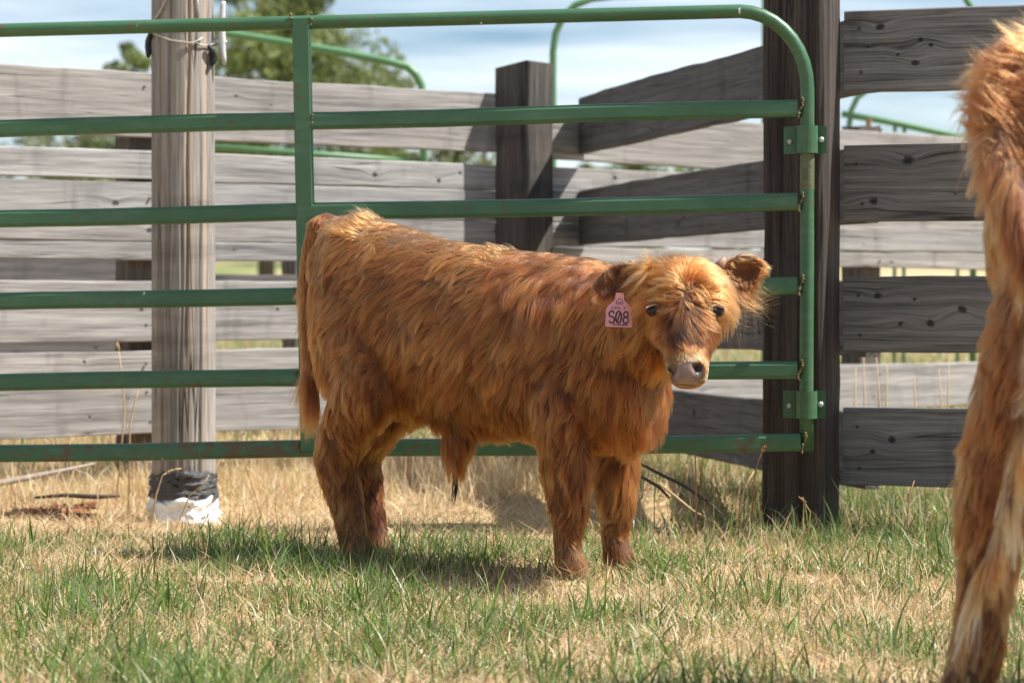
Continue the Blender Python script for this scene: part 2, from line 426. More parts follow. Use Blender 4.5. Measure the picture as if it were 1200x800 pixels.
# fence to the right of the hinge post
R0 = Vector((.962, 7.02)); RD = Vector((math.cos(math.radians(-16)), math.sin(math.radians(-16))))
rf = thing("plank_fence", "dark grey knotty plank fence right of the gate post beside the nearer animal", "fence", (R0.x, R0.y, 0))
rk = [[(.105, .185, .020, 1), (.22, .145, .013, -1), (.25, .13, .013, -1), (.155, .105, .009, 1), (.205, .08, .017, 1), (.07, .13, .007, 1), (.50, .15, .018, 1), (.44, .165, .01, 1)],
      [(.185, .175, .026, 1), (.085, .06, .020, -1), (.32, .075, .006, 1), (.62, .12, .02, 1)],
      [(.10, .165, .017, 1), (.205, .155, .008, 1), (.34, .125, .022, -1), (.25, .085, .020, 1), (.165, .085, .011, -1)],
      [(.142, .135, .020, 1), (.085, .10, .013, -1), (.33, .08, .006, 1), (.6, .1, .02, 1)]]
for i, (z0, z1) in enumerate([(1.278, 1.513), (.903, 1.124), (.524, .743), (.138, .364)]):
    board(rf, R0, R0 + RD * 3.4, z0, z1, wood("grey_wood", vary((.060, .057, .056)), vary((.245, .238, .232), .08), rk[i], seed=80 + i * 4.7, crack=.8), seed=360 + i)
for q in (1.9, 3.3):
    p = R0 + RD * q + Vector((.28, .96)) * .12
    o = link("post", post_mesh("post", .14, .14, 1.75, 21), rf, POSTW); o.location = Vector((p.x, p.y, gz(p.x, p.y))) - rf.location; o.rotation_euler = (0, 0, math.atan2(RD.y, RD.x))

nails(rf, [(R0.x + RD.x * d - .0006, R0.y + RD.y * d - .002, z) for (d, z) in ((.045, 1.46), (.05, 1.335), (.04, 1.07), (.055, .955), (.045, .69), (.05, .575), (.042, .31), (.05, .19), (1.88, 1.45), (1.9, 1.34), (1.9, 1.06), (1.88, .96))], math.atan2(RD.y, RD.x))
hp = post_mesh("hinge_post", .178, .178, 2.35, 31, .009)
hpo = link("hinge_post", hp, None, wood("hinge_post_wood", (.020, .0165, .0145), (.095, .078, .067), axis='Z', seed=14.2, crack=1.0, rough_scale=1.6, streak=(.012, .009, .008)))
hpo.location = (.838, 7.0, 0); hpo.rotation_euler = (0, 0, math.radians(-25))
tag(hpo, "thick dark square timber post that carries the green gate's hinges", "post")

# ------------------------------------------------------------------ green gate
GR, GL = Vector((.818, 6.74, 0)), Vector((-1.46, 6.90, 0))
gdir = (GL - GR).normalized(); gn = Vector((0, 0, 1)).cross(gdir)
def G(px, py):
    k = (px - 600) / F
    # ray (k D, D) meets the gate's line
    d = GL - GR
    u = (GR.x - k * GR.y) / (k * d.y - d.x)
    D = GR.y + d.y * u
    return at(px, py, D)
gate = thing("farm_gate", "green painted tubular steel farm gate hung across the pen behind the calf", "gate", G(945, 620) * 1)
gate.location.z = 0
GO = gate.location
def gb(mb, name, mat, smooth=True, parent=None):
    me = mb.mesh(name, smooth); o = link(name, me, parent or gate, mat)
    if parent is None: me.transform(Matrix.Translation(-GO))
    return o
# outer tube: along the top, round the corner and down the hinge side
def ext(p, q, f): return p + (q - p) * f
tl = ext(G(870, 14.2), G(0, 36.6), 1.34)
pts = [tl] + [ext(tl, G(866, 14.3), k / 10) for k in range(1, 11)]
for k in range(1, 10):
    a = math.pi / 2 * k / 9
    pts.append(G(866 + 79.5 * math.sin(a), 14.3 + 90 * (1 - math.cos(a))))
pts += [G(945.5, 200), G(945.5, 350), G(945, 470), G(946, 528)]
mb = MB(); mb.tube(pts, .0195, 14); gb(mb, "frame_tube", GREEN)
OCT = [(.0, 1.0), (-.55, .92), (-.8, .55), (-.86, -.55), (-.7, -.92), (0, -1), (.7, -.92), (.86, -.55), (.8, .55), (.55, .92)]
ends = [(151, 127.6), (256.3, 236.8), (353.8, 334), (447.8, 433.3), (531, 518.3)]
weld = []
for i, (yl, yr) in enumerate(ends):
    p1 = G(934 if i < 4 else 938, yr); p0 = G(0, yl)
    L0 = ext(p1, p0, 1.33)
    mb = MB(); mb.tube([ext(p1, L0, k / 24) + Vector((0, .003 * math.sin(k * .9 + i), .0018 * math.sin(k * .55 + 2.1 * i) + random.uniform(-.0006, .0006))) for k in range(25)], .0252, prof=OCT)
    o = gb(mb, "bar", GREEN, smooth=False)
    weld.append(p1)
def upr(px0, py0, px1, py1, w=.025, d=.027):
    p, q = G(px0, py0), G(px1, py1); mb = MB()
    c = .2
    prof = [(-1, -1 + c), (-1 + c, -1), (1 - c, -1), (1, -1 + c), (1, 1 - c), (1 - c, 1), (-1 + c, 1), (-1, 1 - c)]
    mb.tube([p, ext(p, q, .5), q], w, prof=prof); return gb(mb, "upright", GREEN, smooth=False)
upr(353.8, 24, 363, 527)
upr(-318, 46, -309, 540)
mb = MB()
for i, p in enumerate(weld):
    for k in range(26):
        a = -1.05 + 2.1 * k / 25; mb.ball(p + Vector((.007 + .006 * math.sin(a * 2.2) + random.uniform(-.002, .003), -.0205 + random.uniform(-.002, .002), a * .026)), random.uniform(.0018, .0042), 6, 5)
for (px, py) in ((353.8, 24), (355, 142), (356, 248), (358, 345), (359, 440), (362, 522)):
    for s_ in (-1, 1):
        for k in range(5):
            mb.ball(G(px + s_ * 12, py + random.uniform(-8, 8)) + Vector((0, -.02, 0)), random.uniform(.003, .005), 6, 5)
gb(mb, "weld_bead", RUSTWELD)["kind"] = "stuff"
# hinge straps
for (y0, y1, yb) in ((148, 180, 164), (458, 490, 472)):
    c = G(945.5, (y0 + y1) / 2); hh = (y1 - y0) / 2 / F * 6.74
    mb = MB(); V = []; n = 12
    prof = [(-.062, .030), (-.026, .026)] + [(-.0265 * math.cos(math.pi * k / n), -.0265 * math.sin(math.pi * k / n)) for k in range(n + 1)] + [(.026, .022), (.055, .010)]
    for z in (-hh, hh):
        for off in (0, 1):
            for (x, y) in prof: V.append(c + Vector((x, y + off * (.004 if abs(x) > .026 else 0), z)) + (Vector((x * .12, y * .12, 0)) if off and abs(x) < .0266 else Vector((0, 0, 0))))
    m_ = len(prof); Q = []
    for i in range(m_ - 1):
        Q += [(i, i + 1, 2 * m_ + i + 1, 2 * m_ + i), (m_ + i, 3 * m_ + i, 3 * m_ + i + 1, m_ + i + 1), (i, m_ + i, m_ + i + 1, i + 1), (2 * m_ + i, 2 * m_ + i + 1, 3 * m_ + i + 1, 3 * m_ + i)]
    mb.add(V, Q); st = gb(mb, "hinge_strap", GREEN, smooth=False)
    for dv in ((.040, .008, 0), (-.045, .026, -.004)):
        mb = MB(); mb.ball(c + Vector(dv), .0085, 10, 6, (1, .55, 1))
        me = mb.mesh("bolt", True); me.transform(Matrix.Translation(-GO)); link("bolt", me, st, STEEL)
# a second bare strip of worn tube under the upper hinge
mb = MB(); mb.tube([G(945.5, 181), G(945.5, 222)], .0200, 14, cap=False); gb(mb, "worn_band", plain("rust_patch", (.10, .115, .055), .6, .1, .6, 70, .3))

# ------------------------------------------------------------------ utility pole on the left
PD = 7.40; py_ = PD + .09; px_ = at(215, 612, py_).x
pole = thing("utility_pole", "round weathered timber pole behind the gate with a white wrapped foot", "pole", (px_, py_, 0))
n, m_ = 160, 44; V = []
rr = np.random.default_rng(5); lob = rff(np.stack([np.cos(np.linspace(0, 2 * np.pi, n, endpoint=False)), np.sin(np.linspace(0, 2 * np.pi, n, endpoint=False))], 1) * 2, 1.0, 77)
def crack_depth(k, z):
    d = 0
    for c, dep, z0, z1, sd_ in ((104, .012, -1, 9, 1), (113, .010, .1, 2.2, 2), (127, .011, .5, 9, 3), (122, .006, -1, 1.0, 4), (137, .009, -1, 1.3, 5), (96, .007, .3, 1.1, 6), (20, .01, -1, 9, 7), (60, .008, 0, 2, 8), (146, .006, .2, 1.6, 9)):
        cc_ = c + 1.2 * math.sin(z * 3.1 + sd_) + .6 * math.sin(z * 9.7 + sd_ * 2)
        if z0 < z < z1: d = max(d, dep * max(0, 1 - abs(k - cc_) / 1.3))
    return d
for i in range(m_ + 1):
    z = -.3 + 4.4 * i / m_; r0 = .0985 - .0018 * z
    for k in range(n):
        th = 2 * math.pi * k / n
        r = r0 + .0009 * lob[k] + rr.normal(0, .0003) - crack_depth(k, z)
        V.append((r * math.cos(th), r * math.sin(th), z))
Q = [(i * n + k, i * n + (k + 1) % n, (i + 1) * n + (k + 1) % n, (i + 1) * n + k) for i in range(m_) for k in range(n)]
me = bpy.data.meshes.new("shaft"); me.from_pydata(V, [], Q + [tuple(range(m_ * n, m_ * n + n))]); me.update()
po = link("shaft", me, pole, wood("pole_wood", (.115, .10, .09), (.42, .385, .35), axis='Z', seed=21.7, crack=1.0, rough_scale=1.4, streak=(.44, .34, .25)), smooth=True)
def on_pole(px, py, off=0.0, back=False):
    """point on the pole's surface under a photo pixel"""
    R = .0965 + off; k = (px - 600) / F; D = py_
    for _ in range(4):
        x = k * D - px_; x = max(-R, min(R, x)); y = math.sqrt(max(0, R * R - x * x)) * (1 if back else -1); D = py_ + y
    return Vector((x, y, CAMZ + (350 - py) / F * D))
WIRE = plain("twisted_wire", (.42, .38, .33), .5, .3, .2, 60)
wl = thing("tie_wire", "twisted pale wire tied round the timber pole above the gate's top bar", "wire", (px_, py_, 0))
mb = MB(); mb.tube([on_pole(x, y, .007) for x, y in ((180, 40), (188, 43), (200, 48), (213, 50), (226, 51.5), (234, 48), (238, 45))], .0032, 8)
mb.tube([on_pole(x, y, .006) for x, y in ((230, 51), (238, 54), (246, 54), (251, 52))], .0025, 8)
mb.tube([on_pole(x, y, .006) for x, y in ((182, 24), (186, 19), (191, 10), (198, -4), (203, -14))], .0035, 8)
mb.tube([on_pole(x, y, .004) for x, y in ((233, 24), (233, 10), (232, -10))], .003, 8)
mb.build("wire_strand", WIRE, wl, True)
bs = thing("rubber_strap", "pair of short black rubber pads held against the pole sides by wire", "strap", (px_, py_, 0))
for pts_ in (((176, 40), (172, 49), (171, 58), (174, 67)), ((248, 55), (252, 62), (254, 70), (251, 77))):
    mb = MB(); P = [on_pole(x, y, .012) + Vector(((1 if x < 200 else -1) * .005, -.012, 0)) for x, y in pts_]
    mb.tube(P, [.006, .011, .012, .007], 8); mb.build("pad", BLACKRUB, bs, True)
cl = thing("rope_cleat", "grey metal rope cleat bolted to the right side of the timber pole", "cleat", (px_, py_, 0))
cc = at(262.5, 51, py_) - Vector((px_, py_, 0)); cc = Vector((cc.x, -.02, cc.z))
mb = MB()
hz = F / PD
P = [cc + Vector((dx / hz, 0, dz / hz)) for dx, dz in ((1.5, 48), (.5, 44), (-.5, 30), (-1, 14), (-.5, 0), (-.5, -8), (1, -18), (2.5, -27))]
mb.tube(P, [.006, .0085, .0095, .011, .012, .011, .009, .005], 10); mb.build("horn", plain("cast_metal", (.55, .55, .55), .5, .2, .15, 30), cl, True)
mb = MB(); mb.tube([cc + Vector((-.032, 0, 0)), cc + Vector((-.006, 0, 0)), cc + Vector((.014, 0, 0))], [.011, .009, .004], 10); mb.build("bolt", STEEL, cl, True)

# foot of the pole: black wrap and white plastic
def wrap(name, y0, y1, r0, r1, amp, seed, mat, parent, m=12, n=64, folds=9):
    V = []; z0 = CAMZ + (350 - y1) / F * PD; z1 = CAMZ + (350 - y0) / F * PD
    th = np.linspace(0, 2 * np.pi, n, endpoint=False)
    for i in range(m + 1):
        f = i / m; z = z0 + (z1 - z0) * f
        P = np.stack([np.cos(th) * 1.2, np.sin(th) * 1.2, np.full(n, f * folds)], 1)
        d = amp * np.abs(rff(P, 1.3, seed)) + amp * .4 * rff(P, .5, seed + 1)
        r = r0 + (r1 - r0) * f + d
        if i == m: r = np.full(n, .095)
        zz = z + (amp * .9 * rff(P * 2, 1.5, seed + 2) if 0 < i else np.zeros(n))
        V += [(r[k] * math.cos(th[k]), r[k] * math.sin(th[k]), zz[k]) for k in range(n)]
    Q = [(i * n + k, i * n + (k + 1) % n, (i + 1) * n + (k + 1) % n, (i + 1) * n + k) for i in range(m) for k in range(n)]
    me = bpy.data.meshes.new(name); me.from_pydata(V, [], Q); me.update()
    return link(name, me, parent, mat, smooth=True)
mB = NT("black_plastic_film"); tcn = mB.n("ShaderNodeTexCoord")
nn = mB.noise(mB.vec('MULTIPLY', tcn.outputs['Object'], (1, 1, 7)), 26, 4)
mB.bsdf(mB.mix(nn, (.02, .02, .022), (.10, .10, .105)), .38, mB.bump(nn, .8, .012))
bw = wrap("plastic_wrap", 553, 586, .100, .0985, .005, 61, mB.m, None, folds=14)
bw.location = (px_, py_, 0); tag(bw, "black plastic film wound tightly round the foot of the timber pole", "wrap")
ww = wrap("plastic_bag", 583, 616, .104, .099, .008, 91, plain("white_plastic", (.80, .80, .80), .45, 0, .05, 30, .3), None, m=9, folds=3)
ww.location = (px_, py_, 0); tag(ww, "crumpled white plastic around the base of the timber pole under black film", "plastic bag")

# ------------------------------------------------------------------ pens and pipe panels far behind
def pipe_panel(label, root, tubes, group="green pipe panels behind the fence", r=.02, D=12):
    t = thing("pipe_panel", label, "corral panel", root, 0, None)
    for nm, P, rr_ in tubes:
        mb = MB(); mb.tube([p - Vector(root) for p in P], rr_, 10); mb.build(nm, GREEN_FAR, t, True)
    return t
D1 = 13.0
arc = [at(648, 560, D1), at(648, 300, D1), at(648, 110, D1), at(648, 62, D1), at(651, 40, D1), at(660, 20, D1), at(674, 7, D1), at(692, 0, D1), at(720, -3, D1 + .1), at(900, -8, D1 + .3), at(1110, -10, D1 + .6), at(1128, -4, D1 + .6), at(1137, 10, D1 + .6), at(1140, 40, D1 + .6), at(1140, 500, D1 + .6)]
tb = [("frame_tube", arc, .019)]
for y in (214, 297, 380, 455): tb.append(("rail", [at(650, y, D1), at(1140, y - 3, D1 + .6)], .014))
tb.append(("upright", [at(895, -6, D1 + .3), at(895, 500, D1 + .3)], .015))
pipe_panel("tall green pipe panel with a rounded corner standing behind the corner post", tuple(at(648, 560, D1)), tb)
D2 = 14.0
slp = [at(200, 18, D2), at(265, 40, D2), at(330, 50, D2), at(400, 62, D2), at(450, 72, D2), at(478, 79, D2), at(488, 88, D2), at(494, 100, D2), at(497, 120, D2), at(497, 500, D2)]
tb = [("frame_tube", slp, .024)]
for y in (190, 290, 390): tb.append(("rail", [at(150, y - 25, D2), at(497, y, D2)], .017))
tb.append(("upright", [at(205, 20, D2), at(205, 510, D2)], .018))
pipe_panel("green pipe panel with a sloping top rail seen behind the timber pole", tuple(at(497, 500, D2)), tb)
D3 = 15.0
tb = [("frame_tube", [at(994, 480, D3), at(994, 150, D3), at(997, 130, D3), at(1004, 115, D3), at(1016, 106, D3), at(1035, 102, D3)], .018),
      ("rail", [at(986, 134, D3), at(1040, 143, D3), at(1120, 160, D3), at(1260, 190, D3)], .021),
      ("rail", [at(986, 306, D3), at(1260, 318, D3)], .02)]
for x in (1048, 1059, 1122, 1185): tb.append(("upright", [at(x, 147 + (x - 1040) * .2, D3), at(x, 480, D3)], .012))
pipe_panel("green pipe panel with a low sloping rail glimpsed right of the hinge post", tuple(at(994, 480, D3)), tb)
st = MB(); st.tube([at(1014, 175, 14.6), at(1018, 139, 14.6)], .017, 8)
so = st.build("wooden_stake", wood("stake_wood", (.2, .12, .06), (.42, .27, .15), axis='Z', seed=5), None)
tag(so, "short brown wooden stake leaning by the sloping green rail", "stake")

bf = thing("plank_fence", "low dark plank barrier glimpsed through the gap behind the pale fence", "fence", (-3.2, 10.6, 0))
B0, B1 = Vector((-3.4, 10.35)), Vector((.6, 13.0))
for i, (z0, z1) in enumerate([(.70, 1.03), (.34, .56)]):
    board(bf, B0, B0 + (B1 - B0) * .48, z0, z1, wood("barrier_wood", (.05, .045, .045), (.16, .15, .15), rknots(2, .2, 4, 400 + i), seed=70 + i), seed=430 + i)
for q in (0.05, .24, .46, .6, .7, .84):
    p = B0 + (B1 - B0) * q + Vector((-.55, .83)) * .11
    o = link("post", post_mesh("post", .13, .13, 1.2, 33), bf, POSTW); o.location = Vector((p.x, p.y, gz(p.x, p.y))) - bf.location; o.rotation_euler = (0, 0, .58)
board(bf, B0 + (B1 - B0) * .49, B1, .98, 1.06, wood("barrier_wood", (.05, .045, .045), (.16, .15, .15), (), seed=75), seed=436)
board(bf, B0 + (B1 - B0) * .49, B1, .70, .80, wood("barrier_wood", (.05, .045, .045), (.16, .15, .15), (), seed=76), seed=437)

# ------------------------------------------------------------------ trees
def leaf_mat(name, c1, c2):
    m = NT(name); at_ = m.n("ShaderNodeAttribute", attribute_name='tone')
    d = m.n("ShaderNodeBsdfPrincipled"); col = m.mix(at_.outputs['Fac'], c1, c2)
    m.put(d.inputs['Base Color'], col); d.inputs['Roughness'].default_value = .6; d.inputs['Specular IOR Level'].default_value = .3
    t = m.n("ShaderNodeBsdfTranslucent"); m.put(t.inputs[0], m.mix(1.0, col, (1.0, .95, .5), 'MULTIPLY'))
    mx_ = m.n("ShaderNodeMixShader"); mx_.inputs[0].default_value = .3
    m.t.links.new(d.outputs[0], mx_.inputs[1]); m.t.links.new(t.outputs[0], mx_.inputs[2]); m.t.links.new(mx_.outputs[0], m.out.inputs[0])
    return m.m
LEAF = leaf_mat("tree_leaves", (.085, .10, .055), (.24, .26, .13))  # both leaf colour pairs are lightened, distance haze put into the colour
LEAF2 = leaf_mat("olive_leaves", (.08, .11, .045), (.27, .32, .13))
BARK = plain("bark", (.13, .10, .075), .9, 0, .4, 9, .8)

def tree(px, D, top_y, wpx, seed, label, mat, nleaf=4000, low=.15, leaf=.16):
    r = np.random.default_rng(seed)
    x, y = (px - 600) / F * D, D; z0 = gz(x, y); H = CAMZ + (350 - top_y) / F * D - z0; Wd = wpx / F * D
    t = thing("leafy_tree", label, "tree", (x, y, z0))
    mb = MB(); tr = [Vector((r.normal(0, .06) * k, r.normal(0, .06) * k, H * .85 * k / 6)) for k in range(7)]
    tr[0] = Vector((0, 0, -.3))
    mb.tube(tr, [H * .026 * (1 - k / 7.5) for k in range(7)], 8)
    cl = []
    for k in range(26):
        f = r.uniform(low, .97); a = r.uniform(0, 2 * np.pi)
        prof = math.sin(min(1, (f - low + .10) / (1.02 - low)) * np.pi * .93) ** .7
        rad = Wd * .5 * prof * r.uniform(.35, .95)
        c = np.array([math.cos(a) * rad, math.sin(a) * rad, H * f]); cl.append((c, r.uniform(.14, .26) * Wd * (.55 + .5 * prof)))
        b0 = tr[min(5, int(f * 6))]; b0 = Vector((b0.x, b0.y, H * f * .8))
        mb.tube([b0, (b0 + Vector(c)) * .5 + Vector((0, 0, -.04 * H)), Vector(c)], [H * .009, H * .006, H * .002], 5)
    mb.build("trunk", BARK, t, True)
    ci = r.integers(0, len(cl), nleaf); C = np.array([c for c, _ in cl])[ci]; R = np.array([q for _, q in cl])[ci]
    d = r.normal(size=(nleaf, 3)); d /= np.linalg.norm(d, axis=1)[:, None]
    P = C + d * (R * r.uniform(.3, 1, nleaf) ** .5)[:, None] * np.array([1, 1, .75])
    u = r.normal(size=(nleaf, 3)); u /= np.linalg.norm(u, axis=1)[:, None]; v = np.cross(u, r.normal(size=(nleaf, 3))); v /= np.linalg.norm(v, axis=1)[:, None]
    s = leaf * r.uniform(.5, 1.2, nleaf)[:, None]
    V = np.stack([P - u * s, P + v * s * .5, P + u * s, P - v * s * .5], 1).reshape(-1, 3)
    Q = np.arange(nleaf * 4).reshape(-1, 4)
    tone = np.repeat(np.clip(r.normal(.45, .22, nleaf) + .25 * rff(C, 1.5, seed), 0, 1), 4)
    link("crown", np_mesh("crown", V, Q, color=np.stack([tone] * 3, 1)), t, mat)
tree(312, 70, -75, 270, 1, "tall olive green tree rising behind the timber pole and sloping pipe rail", LEAF2, 26000, .12, .12)
tree(158, 84, 46, 100, 2, "slim distant tree top showing just left of the timber pole", LEAF2, 3000)
tree(228, 76, 60, 90, 3, "mid height distant tree partly hidden by the timber pole", LEAF2, 3500)
tree(468, 95, 92, 70, 4, "small distant dark tree between the sloping rail and corner post", LEAF, 3000)
tree(30, 90, 156, 190, 5, "low round distant tree at the far left above the fence gap", LEAF, 3000)
tree(110, 98, 158, 150, 6, "low distant tree second from the left above the fence gap", LEAF, 3000)
tree(415, 88, 140, 190, 7, "broad low tree right of the tall tree behind the pale planks", LEAF2, 4000)
tree(530, 92, 160, 130, 8, "low tree beyond the pale planks just left of the corner post", LEAF, 3000)
tree(745, 88, 172, 120, 9, "yellowish low tree beyond the wing fence right of the corner post", LEAF2, 3000)
tree(838, 100, 178, 150, 10, "wide low dark tree beyond the wing fence left of the hinge post", LEAF, 3500)
tree(690, 110, 190, 80, 11, "faint low tree seen past the tall pipe panel's rounded corner", LEAF, 2500)
# ------------------------------------------------------------------ animals
def V3(*a): return np.array(a, float)
def norm(v): return v / (np.linalg.norm(v, axis=-1, keepdims=True) + 1e-9)

def loft(mb, secs, n=20):
    """secs: list of (centre, e1, e2plus, e2minus); e's are vectors"""
    V = []
    for c, e1, e2, e3 in secs:
        for k in range(n):
            a = 2 * math.pi * k / n; ca, sa = math.cos(a), math.sin(a)
            v = c + e1 * ca + (e2 * sa if sa >= 0 else e3 * (-sa))
            V.append(tuple(v))
    m = len(secs)
    Q = [(i * n + k, i * n + (k + 1) % n, (i + 1) * n + (k + 1) % n, (i + 1) * n + k) for i in range(m - 1) for k in range(n)]
    V += [tuple(secs[0][0]), tuple(secs[-1][0])]
    T = []
    for k in range(n):
        T += [(m * n, (k + 1) % n, k), (m * n + 1, (m - 1) * n + k, (m - 1) * n + (k + 1) % n)]
    mb.add(V, Q, T)

def limb(mb, pts, radii, n=16, flat=1.0):
    """tapered limb, smoothed along its joints"""
    P = np.array(pts, float); R = np.array(radii, float)
    t = np.arange(len(P)); tt = np.linspace(0, len(P) - 1, (len(P) - 1) * 4 + 1)
    def cr(A):
        out = []
        for q in tt:
            i = min(int(q), len(P) - 2); f = q - i
            a = A[max(i - 1, 0)]; b = A[i]; c = A[i + 1]; d = A[min(i + 2, len(A) - 1)]
            out.append(.5 * ((2 * b) + (c - a) * f + (2 * a - 5 * b + 4 * c - d) * f * f + (3 * b - a - 3 * c + d) * f ** 3))
        return np.array(out)
    PP, RR = cr(P), cr(R)
    prof = [(math.cos(2 * math.pi * k / n) * flat, math.sin(2 * math.pi * k / n)) for k in range(n)]
    mb.tube([tuple(p) for p in PP], [float(r) for r in RR], prof=prof)

def remeshed(mb, voxel, smooth, name):
    me = mb.mesh("tmp_body")
    bm = bmesh.new(); bm.from_mesh(me)
    # make each closed shell face outwards
    bmesh.ops.recalc_face_normals(bm, faces=bm.faces); bm.to_mesh(me); bm.free()
    o = bpy.data.objects.new("tmp_body", me); COL.objects.link(o)
    r = o.modifiers.new("r", 'REMESH'); r.mode = 'VOXEL'; r.voxel_size = voxel
    s_ = o.modifiers.new("s", 'SMOOTH'); s_.factor = .5; s_.iterations = smooth
    dg = bpy.context.evaluated_depsgraph_get(); dg.update()
    out = bpy.data.meshes.new_from_object(o.evaluated_get(dg)); out.name = name
    bpy.data.objects.remove(o); bpy.data.meshes.remove(me)
    return out

def mesh_arrays(me):
    V = np.empty(len(me.vertices) * 3, np.float32); me.vertices.foreach_get('co', V); V = V.reshape(-1, 3).astype(float)
    N = np.empty(len(me.vertices) * 3, np.float32); me.vertices.foreach_get('normal', N); N = N.reshape(-1, 3).astype(float)
    me.calc_loop_triangles(); T = np.empty(len(me.loop_triangles) * 3, np.int32); me.loop_triangles.foreach_get('vertices', T)
    return V, N, T.reshape(-1, 3)

def label_verts(V, bones):
    """nearest bone (scaled by its radius) -> label index, plus position along it"""
    best = np.full(len(V), 1e9); lab = np.zeros(len(V), int)
    for li, (a, b, ra, rb) in bones:
        a, b = np.array(a, float), np.array(b, float); d = b - a
        t = np.clip(((V - a) @ d) / (d @ d + 1e-9), 0, 1)
        dist = np.linalg.norm(V - (a + t[:, None] * d), axis=1) - (ra + (rb - ra) * t)
        k = dist < best; best[k] = dist[k]; lab[k] = li
    return lab

def hair_mat(name, stops, pale=None):
    m = NT(name)
    a = m.n("ShaderNodeAttribute", attribute_name='tint')
    hi = m.n("ShaderNodeHairInfo")
    f = m.math('ADD', a.outputs['Fac'], m.math('ADD', m.math('MULTIPLY', m.math('SUBTRACT', hi.outputs['Random'], .5), .10), m.math('MULTIPLY', m.math('SUBTRACT', hi.outputs['Intercept'], .48), .28)))  # bleached tips and dark roots; tip highlight and coat shade also put into colour
    col = m.ramp(f, stops)
    h = m.n("ShaderNodeBsdfHairPrincipled"); h.model = 'CHIANG'; h.parametrization = 'COLOR'
    m.put(h.inputs['Color'], col); h.inputs['Roughness'].default_value = .34; h.inputs['Radial Roughness'].default_value = .6; h.inputs['IOR'].default_value = 1.45
    if 'Random Roughness' in h.inputs: h.inputs['Random Roughness'].default_value = .2
    m.t.links.new(h.outputs[0], m.out.inputs[0])
    return m.m

def grow(name, parent, mat, P, D, N, L, rad, tint, lift, droop, wisp, clump, per, seed, K=6, jit=.55, taper=True):
    """comb and clump hair strands; everything in the animal's own frame"""
    r = np.random.default_rng(seed); n = len(P)
    D = norm(D - N * (D * N).sum(1)[:, None])
    # coherent wisps: the combing wanders together over a few centimetres
    w = np.stack([rff(P, .10, seed + k) for k in range(3)], 1) * .55 + np.stack([rff(P, .035, seed + 5 + k) for k in range(3)], 1) * .5
    w -= N * (w * N).sum(1)[:, None] * .7
    D = norm(D + w * wisp[:, None] + r.normal(0, jit * .35, (n, 3)))
    D = norm(D - N * (D * N).sum(1)[:, None] * .9)
    tau = np.linspace(0, 1, K)
    sl_, cl_ = np.sin(lift), np.cos(lift)
    C = np.empty((n, K, 3))
    for j, t in enumerate(tau):
        along = cl_ * t + (1 - cl_) * t * t * .7
        up = sl_ * t * (1 - .55 * t)
        C[:, j] = P + (D * along[:, None] + N * up[:, None]) * L[:, None] + V3(0, 0, -1) * (droop * L * t * t)[:, None] - N * .002 * (1 - t)
    # clumping
    gi = r.choice(n, max(4, n // per), replace=False); kd = KDTree(len(gi))
    for q, g in enumerate(gi): kd.insert(P[g], q)
    kd.balance()
    near = gi[np.array([kd.find(p)[1] for p in P])]
    off = C[near] - P[near][:, None]
    tgt = P[near][:, None] + off * (L / (L[near] + 1e-6))[:, None, None]
    wt = (clump[:, None] * tau[None] ** 1.3)[:, :, None]
    far = np.linalg.norm(P[near] - P, axis=1) > .06
    wt[far] = 0
    C = C * (1 - wt) + tgt * wt
    hc = bpy.data.hair_curves.new(name); hc.add_curves([K] * n)
    hc.position_data.foreach_set('vector', C.astype(np.float32).ravel())
    ra = hc.attributes.get('radius') or hc.attributes.new('radius', 'FLOAT', 'POINT')
    prof = np.maximum(.12, 1 - tau ** 2.2) if taper else np.ones(K)
    ra.data.foreach_set('value', (rad[:, None] * prof[None]).astype(np.float32).ravel())
    ct = tint[near] - tint
    ta = hc.attributes.new('tint', 'FLOAT', 'CURVE'); cr_ = r.normal(0, .022, n)[near]
    ta.data.foreach_set('value', (tint + .5 * ct + cr_).astype(np.float32))
    hc.materials.append(mat)
    o = bpy.data.objects.new(name, hc); COL.objects.link(o); o.parent = parent
    return o

BODY, NECK, HLEG, FLEG, TAIL, HEAD, EARR, EARL, SHEATH = range(9)

